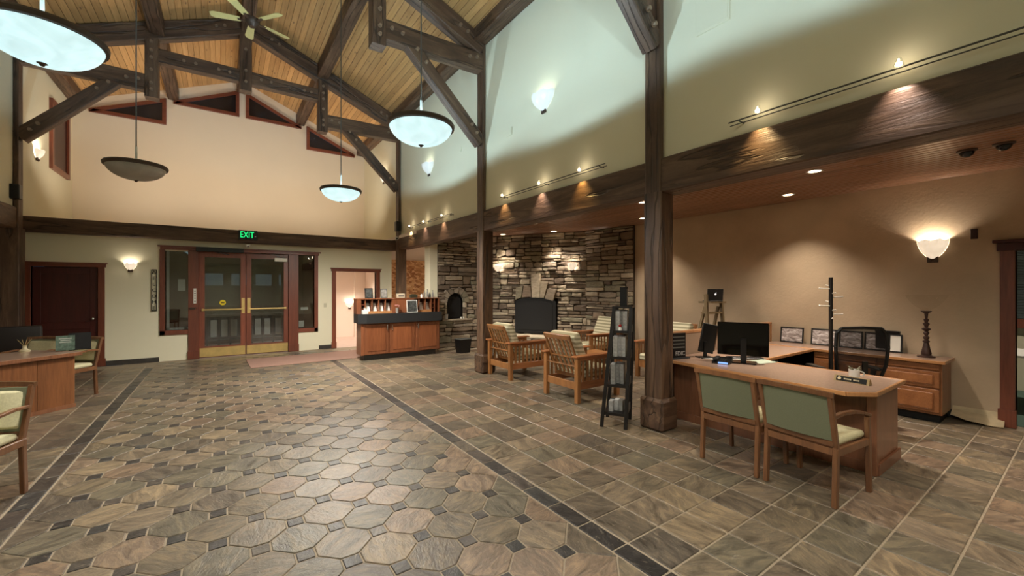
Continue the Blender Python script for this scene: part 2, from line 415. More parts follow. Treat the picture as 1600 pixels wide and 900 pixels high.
# side walls of the nave above the beams
wall('wall_right_upper', [(XR, XR + 0.14, YB, YG, 2.9, 6.4)], WALL)
wall('wall_left_upper', [(XL - 0.14, XL, YB, YG, 2.9, 6.4)], WALL)
b = MB()
b.poly([(XL - .14, YG, 2.9), (XR + .14, YG, 2.9), (XR + .14, YG, roofz(XR + .14) + .1), (XC, YG, 7.9), (XL - .14, YG, roofz(XL - .14) + .1)], (0, 0.15, 0))
struct(b.build('wall_gable', WALL_GABLE))
b = MB()
b.poly([(-6.6, YB, 0), (7.6, YB, 0), (7.6, YB, 3.1), (XR + .14, YB, 3.1), (XR + .14, YB, roofz(XR + .14) + .1), (XC, YB, 7.9), (XL - .14, YB, roofz(XL - .14) + .1), (XL - .14, YB, 3.1), (-6.6, YB, 3.1)], (0, -0.15, 0))
struct(b.build('wall_rear', WALL))
# lower end wall with its openings
wall('wall_back', [(-6.5, -2.99, YE, YE + .15, 0, 2.95), (-2.99, -2.07, YE, YE + .15, 2.02, 2.95), (-2.07, -1.02, YE, YE + .15, 0, 2.95),
    (-1.02, -.62, YE, YE + .15, 0, .67), (-1.02, -.62, YE, YE + .15, 2.42, 2.95), (-.62, 1.59, YE, YE + .15, 2.44, 2.95),
    (1.59, 1.96, YE, YE + .15, 0, .57), (1.59, 1.96, YE, YE + .15, 2.44, 2.95), (1.96, 2.49, YE, YE + .15, 0, 2.95),
    (2.49, 3.56, YE, YE + .15, 2.045, 2.95), (3.56, 4.0, YE, YE + .15, 0, 2.95)], WALL)
wall('ceiling', [(XL, XR, YE - .02, YG, 2.86, 2.95)], WALL_GABLE)            # deck over the entry, seen as the ledge
wall('wall_left', [(-6.6, -6.5, YB, YE, 0, 3.0)], WALL)
wall('ceiling', [(-6.5, XL - .14, YB, YE, 2.97, 3.05)], plain('plain_cedar', (120, 76, 50), 0.5, nscale=5))
# right side: stucco wall with an office doorway
DY0, DY1 = -0.40, 0.563
wall('wall_right', [(7.42, 7.56, DY1, 9.9, 0, 3.0), (7.42, 7.56, YB, DY0, 0, 3.0), (7.42, 7.56, DY0, DY1, 2.03, 3.0)], STUCCO)
# hallway behind the fireplace and the corridor through the doorway
wall('wall_hall', [(4.47, 7.42, 9.9, 10.0, 0, 3.0), (4.27, 4.47, 9.67, 10.0, 0, 3.0)], WALL)
wall('wall_hall_end', [(4.0, 7.42, 13.0, 13.1, 0, 3.0)], WALL_PINK)
wall('wall_hall_side', [(3.9, 4.0, 11.9, 15.0, 0, 3.0)], WALL_PINK)
wall('wall_corridor', [(2.2, 3.56, 14.2, 14.3, -0.1, 2.9), (3.56, 3.9, 14.0, 14.3, -0.1, 2.9), (2.2, 2.3, 11.9, 14.2, -0.1, 2.9)], WALL_PINK)
wall('wall_hall_panel', [(4.02, 7.3, 12.94, 13.0, 0.4, 2.5)], mosaic_mat())
wall('ceiling', [(4.0, 7.42, 9.9, 13.0, 2.97, 3.05)], WALL_PINK)

# --- pitched pine ceiling
b = MB()
for sgn in (1, -1):
    xe = XC + sgn * (XR + .14 - XC + .0)
    b.poly([(XC, YB, 7.88), (xe, YB, roofz(xe) + .1), (xe, YB, roofz(xe) + .2), (XC, YB, 7.98)], (0, YG - YB, 0))
roof = struct(b.build('ceiling', plain('roof_deck', (60, 40, 26), 0.9)))
PW = 0.115; cosr = 1 / math.hypot(1, .42); L = YG - YB
pm = MB().box(0, L, -PW / 2 + .002, PW / 2 - .002, 0, .02, bev=.005).mesh('roof_plank', PINE)
ns = int((XR + .1 - XC) / (PW * cosr)) + 1
for sgn in (1, -1):
    for k in range(ns):
        x = XC + sgn * (k + .5) * PW * cosr; z = roofz(x)
        s_ = Vector((1, 0, -.42 * sgn)).normalized() * -1
        X = Vector((0, 1, 0)); Zv = Vector((.42 * sgn, 0, 1)).normalized(); Yv = Zv.cross(X)
        o = bpy.data.objects.new('roof_plank', pm); C.objects.link(o)
        o.matrix_world = Matrix(((X.x, Yv.x, Zv.x, x), (X.y, Yv.y, Zv.y, YB), (X.z, Yv.z, Zv.z, z), (0, 0, 0, 1)))
        o.parent = roof
# --- cedar ceiling over the right side
ca = wall('ceiling', [(4.28, 7.42, YB, 9.9, 2.99, 3.06)], plain('cedar_backing', (44, 26, 18), 0.9))
PW2 = 0.0925; n2 = int((7.42 - 4.28) / PW2)
pm2 = MB().box(0, 9.9 - YB, -PW2 / 2 + .007, PW2 / 2 - .007, 0, .02, bev=.007).mesh('ceiling_plank', CEDAR)
for k in range(n2 + 1):
    inst('ceiling_plank', pm2, ca, (4.28 + (k + .5) * PW2 if k < n2 else 7.42 - PW2 / 2, YB, 2.97), (0, 0, PI / 2))

# --- floor slates
def unit_box(w, d, name, m, bev=.004, t=.012):
    return MB().box(-w / 2, w / 2, -d / 2, d / 2, -t, 0, bev=bev).mesh(name, m)
def inview(x, y):
    d = x * math.sin(TH) + y * math.cos(TH); r = x * math.cos(TH) - y * math.sin(TH)
    if d < .6: return None
    px = 800 + 646 * r / d; py = 450 + 646 * 1.6 / d
    if -60 < px < 1660 and py < 960: return d
    return None
class Pile:                                                   # slates beyond the nearest 300 of a kind
    def __init__(s): s.items = []
    def lay(s, name, outline_of, m, parent, meshes=None):
        near = sorted([t for t in s.items if t[0] is not None and t[0] < t[5]], key=lambda t: t[0])[:298]
        ids = {id(t) for t in near}
        for t in near:
            d, x, y, shp, rz, _ = t
            o = inst(name, meshes[shp], parent, (x, y, random.uniform(-.0008, .0008)), (random.uniform(-.002, .002), random.uniform(-.002, .002), 0))
        rest = [t for t in s.items if id(t) not in ids]
        bm = bmesh.new()
        for d, x, y, shp, rz, _ in rest:
            me = meshes[shp]; off = len(bm.verts); z = random.uniform(-.0008, .0008)
            vs = [bm.verts.new((v.co.x + x, v.co.y + y, v.co.z + z)) for v in me.vertices]
            for p in me.polygons:
                if p.normal.z > -.9: bm.faces.new([vs[i] for i in p.vertices])
        me = bpy.data.meshes.new(name + '_field'); bm.to_mesh(me); bm.free(); me.materials.append(m)
        o = inst(name + '_field', me, parent); o['kind'] = 'stuff'
PT = .308
# square slates, right and left of the dark borders
P = Pile(); sq = {'full': unit_box(PT - .013, PT - .013, 'square_slate', SLATE)}
for i in range(0, 18):
    x0 = 2.09 + i * PT
    for j in range(-9, 38):
        y0 = 0.48 + (j - 3) * PT * .9985
        xc, yc = x0 + PT / 2, y0 + PT / 2
        if xc > 7.42 or yc > 13.0 or yc < -2.5: continue
        if yc > 9.55 and xc > 4.4: continue
        if yc > YE - .1: continue
        P.items.append((inview(xc, yc), xc, yc, 'full', 0, 8.5))
for i in range(0, 17):
    xc = -1.27 - (i + .5) * PT
    for j in range(-3, 38):
        yc = 0.48 + (j - 3) * PT * .9985 + PT / 2
        if yc > YE - .1 or yc < -1: continue
        P.items.append((inview(xc, yc), xc, yc, 'full', 0, 8.5))
P.lay('square_slate', None, SLATE, floor, sq)
# dark border strips
P = Pile(); bd = {'full': unit_box(.128, PT - .013, 'border_slate', SLATED)}
for j in range(-6, 37):
    yc = 0.48 + (j - 3) * PT * .9985 + PT / 2
    if yc > YE - .1: continue
    P.items.append((inview(2.013, yc), 2.013, yc, 'full', 0, 30)); P.items.append((inview(-1.193, yc), -1.193, yc, 'full', 0, 30))
P.lay('border_slate', None, SLATED, floor, bd)
# octagons with small dark dots between them
q = .2165; a = .098; g = .009
def oct_mesh(name, clipx=None, tip=0):
    hw = q - a / 2 - g * .2; r = q * 1.0 - g * .9          # axis reach and diagonal reach
    pts = []
    c = 2 * q - 0                                       # |x|+|y| < 2q*... diamond limited by the dots
    D = q * 2 / 1 * .5                                  # half pitch along the axes
    R = D * 1.0
    k = D - a / 2 - g                                   # flat sides stand off the dots
    t = (D - g * .7) - k                                # half length of a flat side
    t = max(.02, D - g * .7 - k)
    for sx, sy, sw in ((1, 1, 0), (-1, 1, 1), (-1, -1, 0), (1, -1, 1)):
        p1, p2 = (sx * k, sy * t), (sx * t, sy * k)
        pts += [p1, p2] if not sw else [p2, p1]
    if clipx:                                              # half slates that meet along the border
        s = 1 if clipx == 'R' else -1; e = q - .006
        pts = [(s * .006, -e), (s * .006, e), (0, e), (-s * k, t), (-s * k, -t), (0, -e)]
        if s < 0: pts = pts[::-1]
    if tip:                                                # last whole slates run out to a point at the border
        pts = [p for p in pts if not (tip * p[0] > k - .001)]; e = q - .006
        i_ = max(range(len(pts)), key=lambda n_: tip * (pts[n_][0] + pts[(n_ + 1) % len(pts)][0]))
        pts = pts[:i_ + 1] + [(tip * e, 0)] + pts[i_ + 1:]
    b = MB(); n = len(pts); cx = sum(p[0] for p in pts) / n
    bot = [b.bm.verts.new((x, y, -.012)) for x, y in pts]; md = [b.bm.verts.new((x, y, -.003)) for x, y in pts]
    tp = [b.bm.verts.new((cx + (x - cx) * .975, y * .975, 0)) for x, y in pts]
    for u, w in ((bot, md), (md, tp)):
        for i in range(n): b.bm.faces.new((u[i], u[(i + 1) % n], w[(i + 1) % n], w[i]))
    b.bm.faces.new(tp)
    return b.mesh(name, SLATE)
def clip(pts, s):
    out = []
    f = lambda p: -s * p[0] - 0.0035 >= 0
    for i, p in enumerate(pts):
        n_ = pts[(i + 1) % len(pts)]
        if f(p): out.append(p)
        if f(p) != f(n_):
            t = (-s * .0035 - p[0]) / (n_[0] - p[0]); out.append((-s * .0035, p[1] + t * (n_[1] - p[1])))
    return out
om = {'full': oct_mesh('octagonal_slate'), 'R': oct_mesh('octagonal_slate', 'R'), 'L': oct_mesh('octagonal_slate', 'L'), 'TR': oct_mesh('octagonal_slate', None, 1), 'TL': oct_mesh('octagonal_slate', None, -1)}
P = Pile(); Dt = Pile()
dm = {'full': unit_box(a - .004, a - .004, 'dot_slate', SLATED, bev=.003)}
for i in range(-1, 15):
    for j in range(-22, 44):
        x = 1.71 - (i) * q; y = 2.309 + j * q
        if y > YE - .2: continue
        if (i + j) % 2 == 0:
            if -1.05 < x < 1.9: Dt.items.append((inview(x, y), x, y, 'full', 0, 7.5))
        else:
            shp = 'full' if -1.05 < x < 1.88 else ('R' if x > 1.88 else 'L')
            if shp == 'full' and x > 1.65: shp = 'TR'
            if shp == 'full' and x < -.85: shp = 'TL'
            if shp == 'R' and x > 1.95 or x < -1.2: continue
            P.items.append((inview(x, y), x, y, shp, 0, 9.5))
P.lay('octagonal_slate', None, SLATE, floor, om)
Dt.lay('dot_slate', None, SLATED, floor, dm)

# --- baseboards
wall('baseboard_back', [(-1.95, -1.12, YE - .015, YE, 0, .1), (2.07, 2.38, YE - .015, YE, 0, .1)], DARKBASE)
wall('baseboard_right', [(7.4, 7.42, .7, 5.8, 0, .1)], DARKBASE)

# --- windows in the gable (triangles under the roof slope)
def ring(b, outer, inner, d):
    n = len(outer)
    for i in range(n):
        b.poly([outer[i], outer[(i + 1) % n], inner[(i + 1) % n], inner[i]], d)
def inset(pts, w):
    c2 = [Vector(p) for p in pts]; n = len(c2); nrm = (c2[1] - c2[0]).cross(c2[2] - c2[1]).normalized(); out = []
    for i in range(n):
        p0, p1, p2 = c2[i - 1], c2[i], c2[(i + 1) % n]
        d1, d2 = (p1 - p0).normalized(), (p2 - p1).normalized()
        n1, n2 = nrm.cross(d1), nrm.cross(d2); bis = (n1 + n2)
        out.append(p1 + bis * (w / (1 + n1.dot(n2))))
    return out
def gable_window(i, pts):
    pts = [(x, YG - .001, z) for x, z in pts]
    c = sum((Vector(p) for p in pts), Vector()) / len(pts)
    pin = inset(pts, .085)
    if (pin[0] - c).length > (Vector(pts[0]) - c).length: pin = inset(pts, -.085)
    b = MB(); ring(b, pts, pin, (0, -.07, 0))
    w = struct(b.build('window_%d' % i, CHERRYX))
    MB().poly([p + Vector((0, -.015, 0)) for p in pin], (0, -.01, 0)).build('pane', NIGHT, w)
gable_window(1, [(.58, 7.45), (.58, 6.69), (2.08, 6.69), (2.08, 6.76)])
gable_window(2, [(2.23, 6.81), (2.23, 6.07), (3.72, 6.07), (3.72, 6.16)])
gable_window(3, [(.42, 7.45), (.42, 6.69), (-1.10, 6.69), (-1.10, 6.76)])
gable_window(4, [(-1.25, 6.79), (-1.25, 6.07), (-2.76, 6.07), (-2.76, 6.14)])
# tall window in the left wall beyond the far truss
def xwin(i, X, y0, y1, z0, z1, sgn, m):
    pts = [(X, y0, z0), (X, y1, z0), (X, y1, z1), (X, y0, z1)]; pin = [Vector((X, y0 + .1, z0 + .1)), Vector((X, y1 - .1, z0 + .1)), Vector((X, y1 - .1, z1 - .1)), Vector((X, y0 + .1, z1 - .1))]
    b = MB(); ring(b, pts, pin, (.06 * sgn, 0, 0)); w = struct(b.build('window_%d' % i, CHERRY))
    MB().poly([p + Vector((.01 * sgn, 0, 0)) for p in pin], (.01 * sgn, 0, 0)).build('blind', m, w)
xwin(5, XL, 13.05, 14.3, 4.2, 5.72, 1, CHERRYD)

# ================================================================== TIMBER FRAME
names = ['first bay, nearest the camera', 'stone fireplace bay', 'far corner by the entrance wall']
plab = ['thick dark timber post beside the reception desk and black brochure tower', 'dark timber post between the arched niche and the slatted armchairs', 'dark timber corner post behind the brochure counter']
bolt_me = MB().cyl((0, 0, 0), (0, 0, .045), .024, n=8).cyl((0, 0, 0), (0, 0, .012), .032, n=12).mesh('bolt', IRON)
def post(x, y, label, low=(.23, .23), top=6.2, plinth=False):
    r = thing('timber_post', label, 'post', (x, y, 0))
    t = timber('post_shaft', (x, y, 0), (x, y, 2.68), low[1], low[0], r, up=(1, 0, 0))
    xs_ = 4.022 if x > 0 else -3.022
    t2 = timber('upper_shaft', (xs_, y, 2.68), (xs_, y, top - .05), .21, .07, r, up=(1, 0, 0), wob=.003)
    if plinth:
        MB().box(-.155, .155, -.155, .155, 0, .36, bev=.03).build('plinth', TIMBER, r)
    return r
post(4.1, PY[0], plab[0], plinth=True); post(4.1, PY[1], plab[1], plinth=True); post(4.1, PY[2], plab[2])
post(-3.1, PY[2], 'dark timber corner post at the left edge beside the plain red door', low=(.26, .3))
post(-3.1, PY[1], 'dark timber post of the left row, outside the picture to the left', plinth=True)
post(-3.1, PY[0], 'dark timber post of the left row nearest the camera, outside the picture', plinth=True)
# long beams over the openings
BZ0, BZ1 = 2.665, 3.05
for k, (y0, y1, lab) in enumerate(((YB, PY[0] - .1, 'long dark hewn beam above the reception desk, lit by two track lights'), (PY[0] + .1, PY[1] - .1, 'dark hewn beam with a long crack above the slatted armchairs'), (PY[1] + .1, PY[2] - .1, 'dark hewn beam above the arched niche and brochure counter'))):
    o = timber('timber_beam', (4.14, y0, (BZ0 + BZ1) / 2), (4.14, y1, (BZ0 + BZ1) / 2), .27, BZ1 - BZ0)
    tag(o, lab, 'beam')
    o2 = timber('timber_beam', (-3.16, y0, (BZ0 + BZ1) / 2), (-3.16, y1, (BZ0 + BZ1) / 2), .29, BZ1 - BZ0)
    tag(o2, 'dark hewn beam of the left side, ' + ('far bay ending at the corner post' if k == 2 else 'middle bay out of the picture' if k == 1 else 'nearest bay out of the picture'), 'beam')
o = timber('timber_beam', (-3.5, YE - .1, 2.805), (4.25, YE - .1, 2.805), .2, .29); tag(o, 'long dark cross beam above the entrance doors carrying the exit sign', 'beam')
# ridge, purlins, eave plates
for x, z, w, h, lab in ((XC - .03, 7.58, .24, .36, 'dark ridge beam along the peak of the pine ceiling'), (2.05, 6.97, .24, .32, 'dark purlin along the right slope of the pine ceiling'), (-1.1, 6.95, .24, .32, 'dark purlin along the left slope of the pine ceiling'),
        (3.93, 6.28, .26, .24, 'dark eave plate along the top of the right wall'), (-2.93, 6.28, .26, .24, 'dark eave plate along the top of the left wall')):
    o = timber('roof_beam', (x, YB + .01, z), (x, YG - .01, z), w, h); tag(o, lab, 'beam')
# trusses
def bolts(part, r, pts):
    for p in pts:
        o = inst('bolt', bolt_me, part, (0, 0, 0), (PI / 2, 0, 0))
        o.parent = part; o.matrix_parent_inverse = part.matrix_world.inverted() if False else Matrix()
        # the part lies in truss space; put the bolt on its near face
        mw = part_world[part.name]
        o.matrix_basis = mw.inverted() @ (Matrix.Translation(p) @ Matrix.Rotation(PI / 2, 4, 'X'))
part_world = {}
def tm(name, p, q, w, h, r):
    up = (0, 0, 1)
    d = Vector(q) - Vector(p)
    if abs(d.x) < 1e-3 and abs(d.y) < 1e-3: up = (1, 0, 0)
    o = timber(name, p, q, w, h, r, up=up)
    x = d.normalized(); y = Vector(up).cross(x).normalized(); z = x.cross(y)
    part_world[o.name] = Matrix(((x.x, y.x, z.x, p[0]), (x.y, y.y, z.y, p[1]), (x.z, y.z, z.z, p[2]), (0, 0, 0, 1)))
    return o
def truss(Y, label):
    r = thing('timber_truss', label, 'truss', (XC, Y, 5.5))
    xc = .44
    yf = Y - .13
    k = tm('king_post', (xc, Y, 6.08), (xc, Y, 7.42), .24, .24, r); bolts(k, r, [(xc, yf - .01, z) for z in (6.27, 6.52, 7.0)])
    c = tm('collar_beam', (-1.1, Y, 6.4), (2.05, Y, 6.4), .2, .28, r); bolts(c, r, [(xc + dx, Y - .12, 6.4) for dx in (.3, .5, 1.2, 1.35, -.3, -.5, -.9, -1.1)])
    for s in (1, -1):
        qx = xc + s * 1.62; ex = 4.0 if s > 0 else -3.0
        qp = tm('queen_post', (qx, Y, 5.5), (qx, Y, 6.95), .24, .22, r); bolts(qp, r, [(qx, yf - .01, z) for z in (5.65, 5.78, 6.05, 6.3, 6.45, 6.62)])
        rf = tm('rafter', (XC + s * .05, Y, 7.55), (ex, Y, roofz(ex) - .2), .24, .34, r)
        bolts(rf, r, [(XC + s * t, yf - .01, roofz(XC + s * t) - .2) for t in (.45, .6, 3.0, 3.15)])
        tb = tm('tie_beam', (qx, Y, 5.79), (ex, Y, 5.83), .2, .33, r); bolts(tb, r, [(qx + s * .2, Y - .12, 5.82), (qx + s * .38, Y - .12, 5.80), (ex - s * .15, Y - .12, 5.86), (ex - s * .3, Y - .12, 5.83)])
        kb = tm('knee_brace', (xc + s * 2.16, Y, 5.72), (ex - s * .0, Y, 4.33), .18, .22, r)
        bolts(kb, r, [(xc + s * 2.26, Y - .11, 5.63), (xc + s * 2.42, Y - .11, 5.46), (ex - s * .25, Y - .11, 4.6), (ex - s * .15, Y - .11, 4.47)])
    return r
truss(PY[2], 'far bolted timber truss in front of the gable windows')
truss(PY[1], 'middle bolted timber truss above the slatted armchairs')
truss(PY[0], 'near bolted timber truss above the reception desk post')

# ================================================================== STONE FIREPLACE WALLS
def stone_mesh(rng, w, h, depth, arch=False):
    """one ragged ledge stone, centred, front towards -Y"""
    pts = []
    j = min(w, h) * .16
    for (sx, sy) in ((-1, -1), (0, -1), (1, -1), (1, 0), (1, 1), (0, 1), (-1, 1), (-1, 0)):
        if sx and sy: pts.append((sx * (w / 2 - abs(rng.gauss(0, j * .6))), sy * (h / 2 - abs(rng.gauss(0, j * .6)))))
        elif sx == 0: pts.append((rng.uniform(-.2, .2) * w, sy * (h / 2 + rng.uniform(-j, 0) * .3)))
        else: pts.append((sx * (w / 2 + rng.uniform(-j, 0) * .3), rng.uniform(-.2, .2) * h))
    b = MB(); n = 8; k1, k2 = .0, min(.012, h * .16)
    A = [b.bm.verts.new((x, .0, z)) for x, z in pts]
    Bv = [b.bm.verts.new((x, -depth + .008, z)) for x, z in pts]
    Cv = [b.bm.verts.new((x - math.copysign(k2, x), -depth - rng.uniform(-.006, .008), z - math.copysign(k2, z) * .8)) for x, z in pts]
    for u, v in ((A, Bv), (Bv, Cv)):
        for i in range(n): b.bm.faces.new((u[i], u[(i + 1) % n], v[(i + 1) % n], v[i]))
    m = b.bm.verts.new((0, -depth - rng.uniform(.0, .008), 0))
    for i in range(n): b.bm.faces.new((Cv[i], Cv[(i + 1) % n], m))
    return b.mesh('stone', STONE)
def stone_wall(name, p0, p1, H, holes, seed, ext=0.0):
    """stones from p0 to p1 (plan), facing the room; holes = (u0,u1,z0,z1)"""
    rng = random.Random(seed); p0, p1 = Vector((*p0, 0)), Vector((*p1, 0)); d = p1 - p0; Lw = d.length; ang = math.atan2(d.y, d.x)
    b = MB()
    us = sorted({0, Lw} | {h[0] for h in holes} | {h[1] for h in holes})
    for u0, u1 in zip(us, us[1:]):
        zs = [(0, H)]
        for h in holes:
            if h[0] <= u0 and u1 <= h[1]: zs = [(0, h[2]), (h[3], H)]
        for z0, z1 in zs:
            if z1 > z0: b.box(u0, u1, .0, .12, z0, z1)
    r = struct(b.build(name, MORTAR, loc=p0, rz=ang))
    z = 0; n = 0
    def put(u, zz, w, h):
        nonlocal n
        u0, u1, z0, z1 = u, u + w, zz, zz + h
        for q in holes:
            if u1 > q[0] + .005 and u0 < q[1] - .005 and z1 > q[2] + .005 and z0 < q[3] - .005:
                l, rr = q[0] - u0, u1 - q[1]; bt, tp = q[2] - z0, z1 - q[3]
                m_ = max(l / (u1 - u0), rr / (u1 - u0), bt / (z1 - z0), tp / (z1 - z0))
                if m_ <= .15: return
                if m_ == l / (u1 - u0): u1 = q[0]
                elif m_ == rr / (u1 - u0): u0 = q[1]
                elif m_ == bt / (z1 - z0): z1 = q[2]
                else: z0 = q[3]
        w, h = u1 - u0, z1 - z0
        if w < .035 or h < .02 or n >= 296: return
        n += 1
        me = stone_mesh(rng, w - .009, h - .008, rng.uniform(.035, .085))
        inst('stone', me, r, ((u0 + u1) / 2, .002, (z0 + z1) / 2))
    while z < H - .02:
        ch = rng.choice((.12, .16, .18, .2, .24)); ch = min(ch, H - z)
        if H - z - ch < .05: ch = H - z
        u = -rng.uniform(0, .1)
        while u < Lw:
            cw = rng.uniform(.22, .62); e = u + cw
            if Lw - e < .1: e = Lw
            uu = max(u, 0); cw = e - uu
            mode = rng.random()
            if mode < .33 and cw < .36: put(uu, z, cw, ch)
            elif mode < .75 or ch < .14:
                k = rng.uniform(.38, .62)
                s1 = rng.uniform(.35, .65)
                if rng.random() < .5 or cw < .25: put(uu, z, cw, ch * k)
                else: put(uu, z, cw * s1, ch * k); put(uu + cw * s1, z, cw * (1 - s1), ch * k)
                s2 = rng.uniform(.35, .65)
                if rng.random() < .5 or cw < .25: put(uu, z + ch * k, cw, ch * (1 - k))
                else: put(uu, z + ch * k, cw * s2, ch * (1 - k)); put(uu + cw * s2, z + ch * k, cw * (1 - s2), ch * (1 - k))
            else:
                for t in range(2): put(uu, z + ch * (0, .36)[t], cw, ch * (.36, .64)[t])
            u = e
        z += ch
    return r, ang, p0
SW1, a1, o1 = stone_wall('wall_niche', (4.47, 9.67), (5.76, 9.67), 2.97, [(.19, .80, .80, 1.55)], 11)
SW2, a2, o2 = stone_wall('wall_fireplace', (5.70, 9.67), (7.2, 7.1), 2.97, [(1.10, 2.22, .46, 1.34)], 5)
SW3, a3, o3 = stone_wall('wall_fireplace_side', (7.19, 7.12), (7.36, 5.87), 2.97, [], 23)
def fpart(name, root, pts, d0, d1, m, bev=None):
    """outline (u,z) on a stone wall, from depth d0 to d1 in front of it"""
    b = MB().poly([(u, -d0, z) for u, z in pts], (0, -(d1 - d0), 0)); return b.build(name, m, root)
# niche: arched black oven
def arch(u0, u1, z0, zs, zt, n=10):
    c = (u0 + u1) / 2; rx = (u1 - u0) / 2
    return [(u0, z0), (u1, z0)] + [(c + rx * math.cos(PI * i / n), zs + (zt - zs) * math.sin(PI * i / n)) for i in range(n + 1)]
MB().poly([(u, .115, z) for u, z in arch(.19, .80, .80, 1.3, 1.55)], (0, -.01, 0)).build('oven_back', BLACKM, SW1)
rng = random.Random(3)
# voussoirs round the niche arch and fill beside it
cx, zs = .495, 1.22
for i in range(7):
    t0, t1 = PI * i / 7 + .02, PI * (i + 1) / 7 - .02
    r0, r1 = .255, .40 + rng.uniform(-.02, .03)
    pts = [(cx + r0 * math.cos(t0), zs + r0 * math.sin(t0)), (cx + r1 * math.cos(t0), zs + r1 * math.sin(t0)), (cx + r1 * math.cos(t1), zs + r1 * math.sin(t1)), (cx + r0 * math.cos(t1), zs + r0 * math.sin(t1))]
    fpart('stone', SW1, pts, -.05, .06 + rng.uniform(0, .02), STONE)
for s in (-1, 1):
    for z0 in (.80, .94, 1.09):
        x = cx + s * .28; fpart('stone', SW1, [(x - .028, z0), (x + .028, z0), (x + .028, z0 + .13), (x - .028, z0 + .13)], -.05, .06, STONE)
oven = fpart('oven_door', SW1, arch(cx - .2, cx + .2, .82, 1.2, 1.42), -.06, -.03, BLACKM)
fpart('ledge', SW1, [(.08, .765), (.95, .765), (.95, .80), (.08, .80)], -.05, .12, STONE)
# big tilted stones over the firebox
for pts in ([(1.58, 1.36), (1.79, 1.36), (1.79, 1.97), (1.55, 1.95)], [(1.80, 1.36), (1.90, 1.36), (2.0, 1.74), (1.81, 1.77)], [(1.92, 1.34), (2.13, 1.28), (2.22, 1.56), (2.02, 1.60)],
            [(1.30, 1.36), (1.56, 1.38), (1.54, 1.62), (1.36, 1.66)], [(1.12, 1.30), (1.28, 1.36), (1.33, 1.66), (1.14, 1.60)]):
    fpart('stone', SW2, pts, .03, .115, STONE).data.materials[0] = STONE
# black arched insert
fb = thing('fireplace_insert', 'black arched metal fireplace insert in the stone wall', 'fireplace', (o2.x, o2.y, 0), a2)
fpart('surround', fb, arch(1.11, 2.21, .46, 1.24, 1.36), -.02, .10, BLACKM)
fpart('screen', fb, arch(1.2, 2.12, .55, 1.18, 1.27), .10, .115, BLACKM)
fpart('grille', fb, [(1.2, .48), (2.12, .48), (2.12, .53), (1.2, .53)], .10, .12, BLACK)
hb = MB().box(.75, 2.6, -.50, -.09, 0, .38).build('hearth', MORTAR, fb)
MB().box(.70, 2.65, -.54, -.09, .38, .43, bev=.01).build('hearth_slab', plain('pale_hearth_slab', (176, 164, 142), 0.6, nscale=8, var=.15), fb)
rng = random.Random(9); u = .76
for row in range(3):
    u = .76
    while u < 2.58:
        w = min(rng.uniform(.15, .4), 2.6 - u)
        if w > .05: inst('stone', stone_mesh(rng, w - .008, .118, .04), hb, (u + w / 2, -.50, .065 + row * .125))
        u += w

# ================================================================== DOORS AND DOORWAYS
def casing(name, x0, x1, ztop, ov=.07):
    """cherry trim round an opening in the end wall, header board overhanging"""
    b = MB(); b.box(x0 - .10, x0, YE - .03, YE + .16, 0, ztop, bev=.004); b.box(x1, x1 + .10, YE - .03, YE + .16, 0, ztop, bev=.004)
    b.box(x0 - .115, x0 + .01, YE - .04, YE, 0, .16, bev=.004); b.box(x1 - .01, x1 + .115, YE - .04, YE, 0, .16, bev=.004)
    r = struct(b.build(name, CHERRY))
    MB().box(x0 - .10 - ov * .3, x1 + .10 + ov * .3, YE - .03, YE + .16, ztop, ztop + .065, bev=.004).box(x0 - .10 - ov * .6, x1 + .10 + ov * .6, YE - .05, YE + .02, ztop + .065, ztop + .09, bev=.004).build('header', CHERRYX, r)
    return r
d1 = casing('door_1', -2.99, -2.07, 2.02)
leaf = MB().box(-2.98, -2.08, YE + .03, YE + .07, .01, 2.01).build('door_leaf', CHERRYD, d1)
b = MB()
for x0, x1, z0, z1 in ((-2.98, -2.87, .01, 2.01), (-2.19, -2.08, .01, 2.01), (-2.87, -2.19, 1.88, 2.01), (-2.87, -2.19, .78, .92), (-2.87, -2.19, .01, .22)): b.box(x0, x1, YE + .018, YE + .031, z0, z1, bev=.003)
b.build('rails', CHERRYD, leaf)
MB().cyl((-2.14, YE + .02, .98), (-2.14, YE - .03, .98), .012).sphere((-2.14, YE - .05, .98), .032, 12).build('door_knob', CHROME, leaf, True)
casing('door_2', 2.49, 3.56, 2.045)
# entrance: posts, header, sidelights, two glazed leaves
ent = MB()
for x0, x1 in ((-.62, -.43), (1.37, 1.59)):
    ent.box(x0, x1, YE - .04, YE + .16, 0, 2.44, bev=.004).box(x0 - .01, x1 + .01, YE - .055, YE - .02, 0, .18, bev=.004)
ent = struct(ent.build('door_3', CHERRY))
MB().box(-1.10, 2.07, YE - .05, YE + .16, 2.44, 2.50, bev=.004).box(-1.14, 2.11, YE - .075, YE + .02, 2.50, 2.53, bev=.004).build('header', CHERRYX, ent)
def sidelight(i, x0, x1, z0, z1, edge):
    b = MB(); xa = x0 - .09 if edge < 0 else x1
    b.box(xa, xa + .09, YE - .035, YE + .16, z0 - .10, 2.44, bev=.004)
    b.box(min(x0, xa), max(x1, xa + .09), YE - .035, YE + .16, z0 - .10, z0, bev=.004)
    w = struct(b.build('window_%d' % i, CHERRY)); MB().box(x0, x1, YE + .06, YE + .068, z0, z1).build('pane', GLASS, w); return w
w6 = sidelight(6, -1.02, -.62, .67, 2.44, -1); w7 = sidelight(7, 1.59, 1.96, .57, 2.44, 1)
MB().box(-1.0, -.955, YE + .09, YE + .12, .67, 2.44).box(-1.0, -.62, YE + .09, YE + .12, .67, .72).build('inner_sash', plain('grey_sash', (206, 204, 196), .5), w6)
